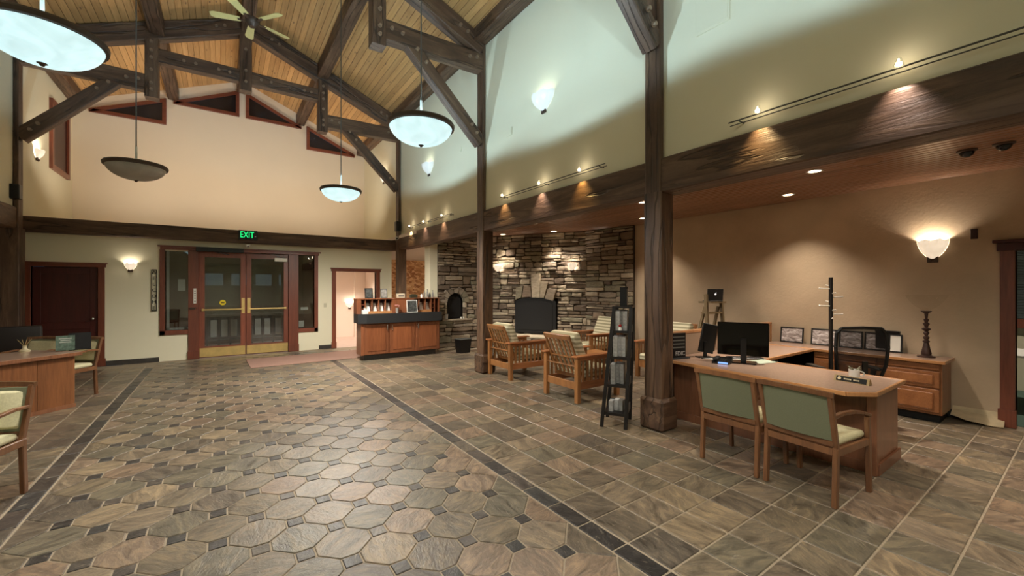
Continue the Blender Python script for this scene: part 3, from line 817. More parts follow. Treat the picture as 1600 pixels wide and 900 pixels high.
def leafd(i, x0, x1, meet):
    b = MB(); st = .105
    b.box(x0, x0 + st, YE + .03, YE + .075, .01, 2.43, bev=.004).box(x1 - st, x1, YE + .03, YE + .075, .01, 2.43, bev=.004)
    b.box(x0 + st, x1 - st, YE + .03, YE + .075, 2.31, 2.43).box(x0 + st, x1 - st, YE + .03, YE + .075, .01, .26)
    o = struct(b.build('door_%d' % i, CHERRY))
    MB().box(x0 + st, x1 - st, YE + .05, YE + .056, .26, 2.31).build('pane', GLASS, o)
    MB().box(x0 + .01, x1 - .01, YE + .024, YE + .032, .02, .225, bev=.002).build('kick_plate', BRASS, o)
    s = 1 if meet > 0 else -1; xe = x1 if meet > 0 else x0
    MB().box(xe - .085 * s - .0, xe - .02 * s, YE + .018, YE + .03, 1.0, 1.36, bev=.002).build('lock_plate', BRASS, o) if s > 0 else MB().box(xe + .02, xe + .085, YE + .018, YE + .03, 1.0, 1.36, bev=.002).build('lock_plate', BRASS, o)
    MB().cyl((x0 + .06, YE - .01, 1.10), (x1 - .06, YE - .01, 1.10), .017, n=12).box(x0 + .05, x0 + .09, YE - .02, YE + .03, 1.075, 1.125).box(x1 - .09, x1 - .05, YE - .02, YE + .03, 1.075, 1.125).build('push_bar', BRASS, o, True)
    return o
l3 = leafd(4, -.43, .465, 1); l4 = leafd(5, .475, 1.37, -1)
t = thing('sticker', 'round yellow sticker on the glass of the left entrance door', 'sticker', (.012, YE + .048, 1.257))
MB().cyl((0, 0, 0), (0, -.003, 0), .062, n=24).build('disc', plain('yellow_vinyl', (226, 200, 20), .5), t)
MB().box(-.035, .035, -.005, -.003, -.012, .012).build('print', BLACKM, t)
t = thing('door_operator', 'long black door operator bar above the left entrance door', 'door operator', (-.02, YE - .08, 2.47))
MB().box(-.46, .44, -.05, .05, -.045, .055, bev=.006).build('housing', BLACK, t); MB().bar((-.1, -.02, -.045), (.15, .06, -.09), .03, .015).build('arm', BLACK, t)
t = thing('door_closer', 'pale metal closer at the top of the right entrance door', 'door closer', (1.2, YE + .0, 2.30)); MB().box(-.14, .14, -.03, .03, -.045, .045, bev=.006).build('housing', plain('pale_metal', (196, 190, 176), .4, metal=.3), t)
MB().bar((.1, -.01, .045), (-.2, -.03, .13), .02, .012).build('arm', STEEL, t)
t = thing('pull_handle', 'small metal pull on the cherry post left of the entrance doors', 'handle', (-.56, YE - .045, 1.14))
MB().box(-.03, .07, -.03, 0, -.02, .02, bev=.005).box(-.05, .09, -.045, -.025, .012, .026, bev=.003).build('grip', BRONZE, t)
t = thing('notice_strip', 'narrow white notice on the cherry post left of the entrance doors', 'notice', (-.50, YE - .045, 1.42)); MB().box(-.025, .025, -.004, 0, -.17, .17).build('sheet', PAPER, t)
b = MB()
for z in (.11, .06, .0, -.05, -.12): b.box(-.013, .013, -.0055, -.004, z - .012, z + .012)
b.build('print', plain('grey_print', (110, 106, 100), .8), t)
# notices in the sidelights
for x, z, w, h, lab in ((-.74, 1.67, .13, .26, 'white sheet taped inside the left sidelight'), (1.74, 1.07, .17, .075, 'white card taped inside the right sidelight, above the square one'), (1.67, .68, .12, .16, 'square white sheet at the bottom of the right sidelight')):
    tag(MB().box(x - w / 2, x + w / 2, YE + .072, YE + .076, z - h / 2, z + h / 2).build('notice', PAPER), lab, 'notice')
# vestibule and night outside
wall('wall_vestibule', [(-1.75, -1.65, YE + .15, 14.6, 0, 2.86), (2.1, 2.2, YE + .15, 14.6, 0, 2.86)], plain('vestibule_wall', (150, 112, 86), .7, nscale=3))
wall('ceiling', [(-1.65, 2.2, YE + .15, 14.6, 2.8, 2.86)], CEDAR)
wall('ceiling', [(2.2, 4.0, YE + .15, 14.3, 2.8, 2.86)], WALL_PINK)
wall('wall_outer', [(-1.65, -.5, 14.5, 14.6, 0, 2.8), (1.5, 2.1, 14.5, 14.6, 0, 2.8), (-.5, 1.5, 14.5, 14.6, 2.3, 2.8), (-.5, 1.5, 14.5, 14.6, 0, .1)], plain('outer_wall', (92, 64, 48), .7, nscale=3))
w8 = struct(MB().box(.42, .52, 14.48, 14.6, 0, 2.3).box(-.5, 1.5, 14.48, 14.6, .95, 1.08).build('window_8', CHERRYD)); MB().box(-.5, 1.5, 14.53, 14.54, .1, 2.3).build('pane', GLASS, w8)
rack = thing('newspaper_rack', 'low dark rack with six white papers behind the glass entrance doors', 'rack', (.53, 12.7, 0))
b = MB().box(-.85, .85, -.05, .2, .88, .93).box(-.85, .85, 0, .2, .32, .36)
for k in range(8): b.box(-.85 + k * .236, -.81 + k * .236, -.02, .02, 0, .9)
b.build('frame', plain('dark_rack_wood', (54, 30, 22), .5, nscale=8), rack)
for k in range(6):
    x = (-.70, -.48, -.28, .24, .45, .70)[k]
    MB().box(x - .065, x + .065, -.035, -.02, .38, .80).build('paper', PAPER, rack)
sf = thing('backdrop', 'building added across the street, its glowing panes standing in for blue reflections in the entrance doors', 'backdrop', (-1.2, 30, 0))
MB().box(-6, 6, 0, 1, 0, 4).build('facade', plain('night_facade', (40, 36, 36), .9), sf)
for k in range(8): MB().box(-4.6 + k * 1.25, -3.75 + k * 1.25, -.02, 0, 1.75, 2.45).build('reflection_pane', plain('blue_reflection_glow', (150, 170, 176), .5, emit=.13), sf)  # added glowing panes stand in for blue reflections in the door glass
gr_ = struct(MB().box(-12, 12, 16, 30, -.12, -.02).build('ground', plain('night_asphalt', (40, 40, 42), .6)))

# wall hanging, switch plates, door trim on the right
t = thing('wall_hanging', 'narrow dark vertical wall hanging of linked letters left of the entrance', 'wall hanging', (-1.20, YE - .02, 1.55))
for s in (-1, 1): MB().box(s * .039 - .006, s * .039 + .006, -.012, 0, -.43, .43).build('side_rail', BLACKM, t)
for k, ch in enumerate('WELCOME'):
    o = inst('letter', text_mesh(ch, .10, BLACKM, .004), t, (0, -.008, .38 - k * .127), (PI / 2, 0, 0))
MB().box(-.045, .045, -.012, 0, .43, .45).build('end_bar', BLACKM, t); MB().box(-.045, .045, -.012, 0, -.45, -.43).build('end_bar', BLACKM, t)
tag(MB().box(2.19, 2.26, YE - .01, YE, 1.09, 1.20, bev=.003).build('switch_plate', plain('cream_plate', (206, 200, 172), .5)), 'small cream switch plate left of the pink corridor doorway', 'switch plate')
# office doorway in the stucco wall
b = MB()
b.box(7.39, 7.57, DY1, DY1 + .115, 0, 2.03, bev=.004).box(7.39, 7.57, DY0 - .115, DY0, 0, 2.03, bev=.004).box(7.37, 7.43, DY1 - .01, DY1 + .13, 0, .2, bev=.004)
d6 = struct(b.build('door_6', CHERRY)); b = MB().box(7.38, 7.57, DY0 - .14, DY1 + .14, 2.03, 2.12, bev=.004).box(7.35, 7.43, DY0 - .18, DY1 + .17, 2.12, 2.155, bev=.004)
b.build('header', CHERRYD, d6)
wall('wall_office', [(10.2, 10.3, -3, 3, 0, 3), (7.56, 10.3, -3.1, -3, 0, 3), (7.56, 10.3, 3, 3.1, 0, 3), (7.57, 10.3, -3, 3, 3.0, 3.1)], WALL)
wall('floor', [(7.56, 10.3, -3, 3, -.1, 0)], plain('teal_carpet', (84, 108, 98), .95, nscale=60))
w9 = struct(MB().box(10.12, 10.2, -2.2, 2.2, .98, 1.12).box(10.12, 10.2, -2.2, 2.2, 2.4, 2.5).build('window_9', CHERRYX)); MB().box(10.18, 10.19, -2.2, 2.2, 1.12, 2.4).build('pane', NIGHT, w9)
bl = thing('window_blind', 'grey-blue slatted blind in the office window beyond the right doorway', 'blind', (10.12, 0, 1.4))
sm = MB().box(-.012, .012, -2.1, 2.1, -.001, .001, M=Matrix.Rotation(.9, 4, 'Y')).mesh('slat', plain('blind_slat', (150, 166, 172), .5))
for k in range(50): inst('slat', sm, bl, (0, 0, -.26 + k * .025))
t = thing('office_table', 'white office table glimpsed through the right doorway', 'table', (8.9, .95, 0))
MB().box(-.5, .5, -.7, .7, .70, .73, bev=.004).build('table_top', WHITE, t)
for x in (-.45, .45):
    for y in (-.65, .65): MB().box(x - .02, x + .02, y - .02, y + .02, 0, .70).build('leg', BLACK, t)
t = thing('waste_bin', 'black bin under the office table beyond the right doorway', 'bin', (9.0, .9, 0)); MB().lathe([(0, 0), (.13, 0), (.16, .33), (.15, .33), (.12, .02), (0, .02)]).build('bin_body', BLACK, t, True)
# made-up cream covering at the foot of the stucco wall
b = MB(); n = 12
g0 = []
for i in range(n + 1):
    f = i / n; y = 1.05 - f * .36; s_ = math.sin(f * PI)
    y = 1.06 - f * .42; k = .05 * (1 - f) + .004 * math.sin(f * 14)
    g0.append([b.bm.verts.new(p) for p in ((7.418, y, .15), (7.395, y, .09 + k * .4), (7.34 - .05 * s_, y, .035 + k), (7.27 - .07 * s_, y, .008 + k), (7.275 - .07 * s_, y, .003 + k), (7.41, y, .02 + k))])
for a_, c_ in zip(g0, g0[1:]):
    for i in range(6): b.bm.faces.new((a_[i], a_[(i + 1) % 6], c_[(i + 1) % 6], c_[i]))
b.bm.faces.new(g0[0][::-1]); b.bm.faces.new(g0[-1])
tag(b.build('made_up_infill', plain('cream_infill', (214, 196, 160), .8, nscale=9)), 'made-up cream covering spilling onto the floor beside the office door', 'infill')
tag(MB().box(7.395, 7.42, .85, .91, 2.19, 2.31, bev=.003).build('wall_sensor', plain('dark_brown_plastic', (48, 24, 20), .5)), 'small dark brown box high on the stucco wall near the office door', 'sensor')

# ================================================================== LIGHT FITTINGS
# hanging alabaster bowls
def pendant(x, y, z, label, lit=True, glow=1.0):
    r = thing('pendant_light', label, 'pendant light', (x, y, z), group=None)
    R_ = .335; prof = [(0, -.215)] + [(R_ * math.sin(a), -.21 * math.cos(a)) for a in [PI / 2 * i / 12 for i in range(1, 12)]] + [(R_, -.012)]
    inner = [(max(0, a - .008), c + .008) for a, c in prof[::-1]]
    MB().lathe(prof + inner, n=48).build('bowl', BOWL if lit else BOWL_OFF, r, True)
    MB().lathe([(R_ - .004, -.035), (R_ + .018, -.03), (R_ + .024, .0), (R_ + .012, .018), (R_ - .008, .012), (R_ - .004, -.03)], n=48).build('rim', BRONZE, r, True)
    MB().lathe([(0, -.235), (.012, -.232), (.016, -.222), (.03, -.214), (0, -.208)], n=16).build('finial', BRONZE, r, True)
    h = roofz(x) - z
    MB().cyl((0, 0, -.02), (0, 0, h - .03), .008, n=8).build('stem', STEEL, r, True)
    MB().lathe([(0, h), (.07, h), (.06, h - .04), (.015, h - .07), (0, h - .07)], n=20).build('canopy', BRONZE, r, True)
    MB().cyl((0, 0, -.05), (0, 0, .27), .013, n=12).build('lit_stem_tube', WHITE, r, True)  # white colour paints the lamplit lower end of the stem
    if lit: lamp('POINT', (x, y, z - .055), P_UP, COOL, .025, name='pendant_bulb')
    if lit: lamp('SPOT', (x, y, z - .25), P_GLOW * glow, (1.0, .94, .84), .28, aim=(x, y, 0), size=172, blend=.6, name='pendant_glow')
    return r
PZ = 3.355
pendant(1.76, 4.22, PZ, 'glowing alabaster bowl pendant hanging right of centre between the two nearer trusses')
pendant(1.78, 7.98, 3.39, 'small glowing bowl pendant farther back, in front of the doorway wall', glow=3.4)
pendant(-1.0, 7.88, 3.34, 'unlit grey bowl pendant hanging in front of the tan gable wall', lit=False)
pendant(-1.07, 4.42, 3.445, 'large glowing bowl pendant cut off at the upper left corner')
pendant(1.76, .45, PZ, 'unseen glowing bowl pendant added as fill above the camera, right')  # this one and the next are unseen pendants added as fill
pendant(-1.1, -1.0, PZ, 'unseen glowing bowl pendant added as fill behind the camera, left')
# unseen uplights added behind the cross beam to light the gable wall
for x in (-1.6, .5, 2.6):
    r = thing('added_uplight', {-1.6: 'left', .5: 'middle', 2.6: 'right'}[x] + ' of three unseen uplights added behind the cross beam to light the gable wall', 'light', (x, 12.5, 2.951), group='added ledge uplights')
    MB().lathe([(0, 0), (.06, 0), (.05, .03), (.045, .07), (.035, .07), (.03, .03), (0, .03)], n=16).build('housing', BRONZE, r, True)
    lamp('SPOT', (x, 12.5, 3.05), 60, (1.0, .86, .70), .05, aim=(x, 13.9, 6), size=150, blend=1, name='added_uplight_bulb')
# ceiling fan
f = thing('ceiling_fan', 'ceiling fan with five pale yellow blades hanging from the ridge', 'fan', (.47, 9.25, 6.66), .35)
MB().cyl((0, 0, .05), (0, 0, .76), .014).build('rod', BRONZE, f)
MB().lathe([(0, -.11), (.05, -.11), (.09, -.07), (.12, -.02), (.12, .04), (.05, .08), (0, .08)], n=24).build('motor', BRONZE, f, True)
MB().lathe([(0, .60), (.03, .60), (.07, .74), (0, .74)], n=16).build('canopy', BRONZE, f, True)
bm_ = MB().poly([(.2, -.055, 0), (.62, -.075, 0), (.68, -.045, 0), (.68, .045, 0), (.62, .075, 0), (.2, .055, 0)], (0, 0, .008), M=Matrix.Rotation(.22, 4, 'X')).mesh('blade', FANW)
im_ = MB().bar((.10, 0, -.02), (.24, 0, -.006), .05, .008).mesh('blade_iron', BRONZE)
for k in range(5):
    bl_ = inst('blade', bm_, f, (0, 0, 0), (0, 0, k * 2 * PI / 5)); inst('blade_iron', im_, bl_)
# wall sconces
def sconce(x, y, z, rz, label, kind='shell', warm=True, power=None, s=1.0, wf=1.0, hf=1.0):
    """rz turns local -Y (out of the wall) into the room"""
    r = thing('wall_sconce', label, 'wall light', (x, y, z), rz)
    m = SHADEW if warm else SHADE
    b = MB(); n = 10
    w, h, d = .14 * s * wf, .22 * s * hf, .13 * s * min(wf, 1.35)
    rows = []
    for j in range(6):
        f_ = j / 5; sc = math.sin(f_ * PI / 2) ** .75 if j else .12
        rows.append([b.bm.verts.new((w * sc * math.cos(PI + PI * i / n), d * sc * math.sin(PI + PI * i / n) - .0, -h / 2 + h * f_ + (.012 * math.sin(i * 2.1) if j == 5 else 0))) for i in range(n + 1)])
    for a_, c_ in zip(rows, rows[1:]):
        for i in range(n): b.bm.faces.new((a_[i], a_[i + 1], c_[i + 1], c_[i]))
    b.build('shade', m, r, True)
    MB().box(-.05 * s, .05 * s, -.03, 0, -h * .62, -h * .2, bev=.006).cyl((0, -.03, -h * .5), (0, -.03, -h * .62), .02, .012).build('bracket', BRONZE, r)
    p = Vector((x, y, 0)) + Matrix.Rotation(rz, 3, 'Z') @ Vector((0, -.075 * s, 0))
    lamp('POINT', (p.x, p.y, z + h * .12), power or P_SCONCE, WARM if warm else (.95, 1, .92), .035, name='sconce_bulb')
    return r
sconce(7.4185, 1.235, 2.08, -PI / 2, 'glowing faceted sconce on the tan stucco wall near the office door', s=1.0, wf=1.05, hf=1.15, power=6)
sconce(XR - .001, 4.92, 4.44, -PI / 2, 'white shell sconce high on the right wall between the nearer posts', warm=False, wf=1.7, hf=1.15, power=.9)
sconce(XR - .001, 9.23, 4.43, -PI / 2, 'white shell sconce high on the right wall of the far bay', warm=False, wf=1.7, hf=1.15, power=.9)
sconce(-1.58, YE - .001, 2.04, 0, 'small sconce on the cream wall between the red door and the entrance', warm=True, s=.75, power=2)
sconce(XR - .005, 12.6, 4.9, -PI / 2, 'sconce in the far right corner behind the far truss', s=.9, power=9)
sconce(XL + .005, 12.3, 4.28, PI / 2, 'small sconce under the left knee brace by the gable corner', s=.9, power=9)
for u in (.62, 2.62):
    p = o2 + Matrix.Rotation(a2, 3, 'Z') @ Vector((u, -.085, 0))
    sconce(p.x, p.y, 2.10, a2, ('left' if u < 1 else 'right') + ' of two small glowing sconces on the stone fireplace wall', s=.85, power=2.4)
p = (3.43, 14.19)
sconce(3.43, 14.199, 1.02, 0, 'small glowing sconce on the pink corridor wall beyond the doorway', s=.8, power=2)
sconce(2.75, 14.19, 1.62, 0, 'small sconce at the left edge of the pink corridor doorway', s=.7, power=1.5)
# track lights with their spot heads
def track(y0, y1, heads, label, zc=3.165):
    r = thing('track_light', label, 'track light', (XR, (y0 + y1) / 2, zc)); ym = (y0 + y1) / 2
    MB().cyl((-.09, y0 - ym, .012), (-.09, y1 - ym, .012), .007, n=8).build('rail', STEEL, r)
    MB().cyl((-.06, y0 - ym, -.012), (-.06, y1 - ym, -.012), .005, n=8).build('lower_rail', STEEL, r)
    for y in (y0 + .1, ym, y1 - .1): MB().cyl((0, y - ym, 0), (-.09, y - ym, .0), .007, n=8).build('standoff', STEEL, r)
    for y, c in heads:
        h = MB().lathe([(0, .06), (.012, .06), (.03, .0), (.026, .0), (.0, .05)], n=16).build('spot_head', CLEAR, r, True, loc=(-.115, y - ym, .02)); h.rotation_euler = (0, .25, 0)
        MB().sphere((0, 0, .012), .019, 10).build('lamp_capsule', BULB, h, True)
        lamp('SPOT', (XR - .118, y, zc - .005), P_TRACK, c, .012, aim=(XR - .125, y, 2.0), size=84, blend=1, name='track_bulb')
        lamp('POINT', (XR - .125, y, zc + .075), .18, WARM, .02, name='track_glow')
Y_ = (1, .74, .36); W_ = (1, .84, .74)
track(-2.2, 2.05, [(1.78, Y_), (.83, W_), (-.4, Y_), (-1.6, W_)], 'long track light on the right wall above the desk beam')
track(3.61, 6.02, [(5.93, Y_), (4.92, W_), (4.05, (1, .66, .22))], 'three-headed track light above the cracked beam')
track(7.87, 10.4, [(10.24, Y_), (9.34, W_), (8.33, (1, .8, .6))], 'three-headed track light above the beam of the far bay')
# recessed downlights in the cedar ceiling
def downlight(x, y, label, on=True, power=None, group=None, aim=None, z=2.97, sz=95):
    r = thing('downlight', label, 'downlight', (x, y, z), group=group)
    MB().lathe([(.085, 0), (.085, -.008), (.065, -.006), (.06, .0)], n=24, closed=True).build('trim_ring', WHITE, r, True)
    MB().lathe([(0, -.002), (.062, -.002), (.062, -.0035), (0, -.0035)], n=24).build('lens', DOWNL if on else BLACKM, r)
    if on: lamp('SPOT', (x, y, z - .02), power or P_DOWN, WARM, .05, aim=aim or (x, y, 0), size=sz, blend=.8, name='downlight_bulb')
    return r
downlight(5.68, 1.93, 'bright recessed downlight nearer the beam above the desk')
downlight(6.80, 2.64, 'bright recessed downlight close to the stucco wall above the desk', power=62)
downlight(6.77, 5.17, 'small recessed downlight just left of the nearest post', power=55)
p_ = o2 + Matrix.Rotation(a2, 3, 'Z') @ Vector((.86, -.30, 0))
downlight(p_.x, p_.y, 'recessed downlight washing the left part of the stone wall', power=75, sz=72)
p_ = o2 + Matrix.Rotation(a2, 3, 'Z') @ Vector((2.22, -.30, 0))
downlight(p_.x, p_.y, 'recessed downlight washing the stone above the firebox', power=95, sz=72)
downlight(5.5, 4.2, 'recessed downlight above the slatted armchairs, hidden by the beam', power=80)
downlight(5.4, 6.9, 'recessed downlight above the far armchairs, hidden by the beam', power=70)
downlight(5.2, -.9, 'recessed downlight right of the picture above the slate floor', power=140)
downlight(5.2, -3.0, 'unseen fill downlight added far right behind the camera', power=90)  # unseen, added as fill light
for x, y in ((-4.6, .8), (-4.6, 3.6), (-4.6, 6.4), (-4.6, 9.3)):  # unseen row added over the left aisle as fill light
    downlight(x, y, 'unseen fill downlight added over the left aisle, ' + {.8: 'nearest the camera', 3.6: 'second from the camera', 6.4: 'third from the camera', 9.3: 'nearest the red door'}[y], power=95, group='fill downlights over the left aisle')
for x, y in ((6.0, 11.4), (4.9, 10.9)):
    downlight(x, y, ('first', 'second')[x < 5] + ' recessed downlight in the hallway behind the stone wall, ' + ('farther right', 'nearer the corner post')[x < 5], power=120, group='hallway downlights')
downlight(3.0, 12.9, 'recessed downlight in the pink corridor', power=130, z=2.8)
downlight(8.9, 0.3, 'recessed downlight in the office', power=70, z=3.0)
downlight(.5, 13.3, 'recessed downlight in the dim vestibule', power=34, z=2.8)
for k, (x, y) in enumerate(((6.07, .77), (6.06, .53))):
    r = thing('ceiling_camera', ('left' if k == 0 else 'right') + ' of two dark dome fittings in the cedar ceiling', 'ceiling fitting', (x, y, 2.97))
    MB().lathe([(0, 0), (.075, 0), (.075, -.012), (.06, -.02), (0, -.02)], n=24).build('ring', BRONZE, r, True); MB().sphere((0, 0, -.02), .055, 16, (1, 1, .9)).build('dome', GLOSSB, r, True)
r = thing('ceiling_speaker', 'flat round beige speaker grille in the cedar ceiling', 'speaker', (5.72, 1.45, 2.97))
MB().lathe([(0, -.006), (.12, -.006), (.13, -.002), (.13, 0), (0, 0)], n=32).build('grille', plain('beige_grille', (150, 112, 84), .7), r, True)
# vents and panels on the right wall
for y0, y1, z0, z1, lab in ((2.08, 2.43, 4.22, 4.62, 'large square access panel on the upper right wall beside the nearest post'), (5.78, 5.98, 4.22, 4.36, 'small pale vent on the upper right wall in the middle bay')):
    v = thing('wall_panel', lab, 'panel', (XR, (y0 + y1) / 2, (z0 + z1) / 2)); w_, h_ = (y1 - y0) / 2, (z1 - z0) / 2
    MB().box(-.012, 0, -w_, w_, -h_, h_, bev=.003).build('frame', WALL, v); MB().box(-.016, -.012, -w_ + .02, w_ - .02, -h_ + .02, h_ - .02, bev=.002).build('cover', WALL, v)
t = thing('wall_badge', 'small pale oval fitting high on the far right wall', 'fitting', (XR, 7.65, 4.48)); MB().cyl((0, 0, 0), (-.015, 0, 0), .055, n=20).build('plate', WALL, t)
t = thing('wall_speaker', 'small black speaker on the far right corner post', 'speaker', (3.96, 11.1, 3.28)); MB().box(-.08, .05, -.09, .07, -.12, .14, bev=.01).build('cabinet', BLACK, t); MB().box(-.06, .03, -.094, -.089, -.1, .12).build('grille', BLACKM, t)
t = thing('wall_speaker', 'small black speaker on the left corner post above the cross beam', 'speaker', (-2.98, 11.1, 3.3)); MB().box(-.1, .04, -.09, .07, -.12, .14, bev=.01).build('cabinet', BLACK, t); MB().box(-.08, .02, -.094, -.089, -.1, .12).build('grille', BLACKM, t)
t = thing('security_camera', 'small white camera on the beam end below the right corner speaker', 'camera', (3.92, 11.13, 2.97)); MB().cyl((0, 0, 0), (-.02, -.12, -.02), .04, n=16).build('body', WHITE, t, True); MB().cyl((-.02, -.12, -.02), (-.021, -.125, -.021), .03, n=16).build('lens', BLACK, t)
t = thing('security_camera', 'small white camera under the exit sign', 'camera', (.50, 11.60, 2.63)); MB().lathe([(0, -.075), (.03, -.065), (.05, -.03), (.05, 0), (0, 0)], n=20).build('dome', WHITE, t, True); MB().sphere((0, -.03, -.045), .02, 10).build('lens', BLACK, t, True)
# exit sign
t = thing('exit_sign', 'black exit sign with green lit letters on the cross beam', 'exit sign', (.50, 11.53, 2.84))
MB().box(-.19, .19, -.04, .02, -.11, .11, bev=.006).build('housing', BLACK, t); inst('lettering', text_mesh('EXIT', .185, GREENLIT, .003), t, (-.02, -.044, 0), (PI / 2, 0, 0)).scale = (.74, 1.1, 1)
MB().box(.13, .16, -.043, -.04, -.035, -.02).build('indicator', WHITE, t)

# ================================================================== RECEPTION DESK (right)
r = thing('reception_desk', 'L-shaped wooden reception desk with taupe top beside the dark post', 'desk', (4.9, 2.2, 0))
def rel(pts): return [(x - 4.9, y - 2.2) for x, y in pts]
top = [(4.46, 3.08), (4.38, 2.92), (4.325, 2.4), (4.265, 1.8), (4.215, 1.21), (4.39, 1.06), (5.22, 1.06), (5.25, 2.20), (5.42, 2.34), (6.83, 2.34), (6.83, 3.08)]
MB().poly([(x, y, .712) for x, y in rel(top)], (0, 0, .026)).build('desktop', LAMINATE, r)
b = MB(); e = rel(top); 
for i in range(0, 10): b.bar((e[i][0], e[i][1], .725), (e[i + 1][0], e[i + 1][1], .725), .022, .036, bev=.004)
b.build('edge_band', DESKE, r)
FX = 4.60
MB().box(FX - 4.9, FX - 4.87, 1.13 - 2.2, 3.05 - 2.2, .03, .71).build('front_panel', DESKW, r)
MB().box(4.56 - 4.9, 5.20 - 4.9, 1.10 - 2.2, 1.135 - 2.2, .0, .71, bev=.003).build('end_panel', DESKW, r)
MB().box(4.53 - 4.9, 4.60 - 4.9, 1.09 - 2.2, 1.16 - 2.2, .0, .71, bev=.005).build('corner_post', DESKW, r)
MB().box(4.57 - 4.9, 5.22 - 4.9, 1.08 - 2.2, 1.10 - 2.2, .0, .10, bev=.003).box(FX - 4.925, FX - 4.905, 1.16 - 2.2, 3.05 - 2.2, 0, .09, bev=.003).build('base_trim', DESKW, r)
MB().box(4.72 - 4.9, 5.2 - 4.9, 2.3 - 2.2, 3.05 - 2.2, .05, .70).build('pedestal', DESKW, r)
MB().box(5.9 - 4.9, 6.82 - 4.9, 2.95 - 2.2, 3.06 - 2.2, .05, .70).build('back_panel', DESKW, r)
r = thing('partition', 'low taupe partition with wooden top rail behind the computer screen', 'partition', (5.9, 3.13, 0))
MB().box(-1.42, 1.42, -.025, .025, .02, 1.01).build('panel', plain('taupe_panel_fabric', (150, 126, 104), .85, nscale=80, var=.08), r)
MB().box(-1.45, 1.45, -.035, .035, 1.01, 1.045, bev=.005).build('top_rail', DESKE, r); MB().box(1.42, 1.46, -.035, .035, 0, 1.045, bev=.005).build('end_rail', DESKE, r)
MB().box(-1.45, -1.42, -.035, .035, 0, 1.01).build('end_rail', DESKE, r)
# credenza along the stucco wall
r = thing('credenza', 'long wooden drawer credenza under the framed pictures', 'cabinet', (7.14, 2.05, 0))
MB().box(-.28, .25, -1.0, 1.0, .712, .742, bev=.003).build('countertop', LAMINATE, r); MB().box(-.292, -.28, -1.012, 1.0, .708, .744, bev=.003).box(-.28, .26, -1.012, -1.0, .708, .744, bev=.003).build('edge_band', DESKE, r)
MB().box(-.24, .24, -.98, .30, .10, .71).box(-.24, .24, .94, .98, .0, .71).build('carcass', OAKV, r); MB().box(-.18, .22, -.95, .28, 0, .10).build('toe_kick', BLACKM, r)
MB().box(.2, .24, .30, .94, .05, .71).build('back_panel', BLACKWOOD, r)
for k, (y0, y1) in enumerate(((-.96, -.40), (-.38, .28))):
    for z0, z1 in ((.63, .70), (.42, .61), (.13, .40)):
        if z0 > .62: MB().box(-.258, -.24, y0, y1, z0, z1, bev=.003).build('rail', OAK, r); continue
        d = MB().box(-.262, -.24, y0, y1, z0, z1, bev=.004).build('drawer', OAK, r)
        MB().box(-.275, -.262, y0 + .05, y1 - .05, z0 + .035, z1 - .035, bev=.010).build('raised_panel', OAK, d)
# framed pictures leaning on the wall
pic = bpy.data.materials.new('landscape_print'); mm = NT('landscape_print'); f_ = mm.noise(mm.coords((1, 3, 9)), 2.4, 6, .6, 1.5)
mm.l(mm.ramp(f_, [(.35, lin((96, 86, 84))), (.5, lin((176, 164, 160))), (.62, lin((228, 222, 222)))]), mm.b.inputs['Base Color']); mm.b.inputs['Roughness'].default_value = .25; pic = mm.m
def frame(y0, y1, z1, label, x=7.33, m=None, group=None, z0=.745):
    h = z1 - z0; w = (y1 - y0) / 2
    t = thing('picture_frame', label, 'picture frame', (x, (y0 + y1) / 2, z0)); lean = Matrix.Rotation(.12, 4, 'Y')
    b = MB()
    for q in ((-w, w, 0, .018), (-w, w, h - .018, h), (-w, -w + .018, .018, h - .018), (w - .018, w, .018, h - .018)): b.box(-.012, .012, q[0], q[1], q[2], q[3], bev=.003, M=lean)
    b.build('frame_border', BLACKWOOD, t); MB().box(-.004, .006, -w + .018, w - .018, .018, h - .018, M=lean).build('print', m or pic, t); return t
frame(2.64, 2.96, .985, 'framed landscape print, leftmost on the credenza and nearest the monitor')
frame(2.22, 2.54, .99, 'framed landscape print behind the coat rack pole')
frame(1.92, 2.19, .99, 'framed landscape print just right of the coat rack, partly behind the office chair')
frame(1.66, 1.90, .99, 'framed landscape print seen through the mesh office chair', m=None)
frame(1.50, 1.64, .985, 'small framed white notice right of the office chair', m=PAPER, x=7.30)
t = thing('document_tray', 'black tray edge rising behind the office chair on the credenza', 'tray', (7.36, 1.66, .745)); MB().box(-.03, .0, -.13, .12, 0, .28).box(-.05, .0, -.13, .12, .262, .28).build('tray_body', BLACK, t)
# turned lamp
t = thing('candle_lamp', 'tall turned dark candle lamp with a clear glass bowl on the credenza', 'lamp', (7.16, 1.25, .742))
MB().lathe([(0, 0), (.085, 0), (.085, .012), (.06, .022), (.045, .03), (.05, .05), (.038, .10), (.026, .17), (.022, .18), (.034, .19), (.034, .20), (.016, .215), (.03, .235), (.03, .25), (.014, .265), (.022, .285), (.03, .30), (.016, .32), (.042, .345), (.042, .355), (.015, .37), (.022, .395), (.034, .415), (.016, .43), (.02, .45), (.026, .465), (.012, .48), (.018, .54), (.05, .565), (.05, .575), (0, .575)], n=20).build('turned_column', plain('aged_bronze', (74, 56, 52), .35, metal=.4, nscale=20, var=.3), t, True)
MB().lathe([(.02, .575), (.06, .60), (.11, .64), (.15, .69), (.18, .74), (.19, .768), (.193, .77), (.19, .772)], n=28).build('glass_bowl', THIN, t, True)
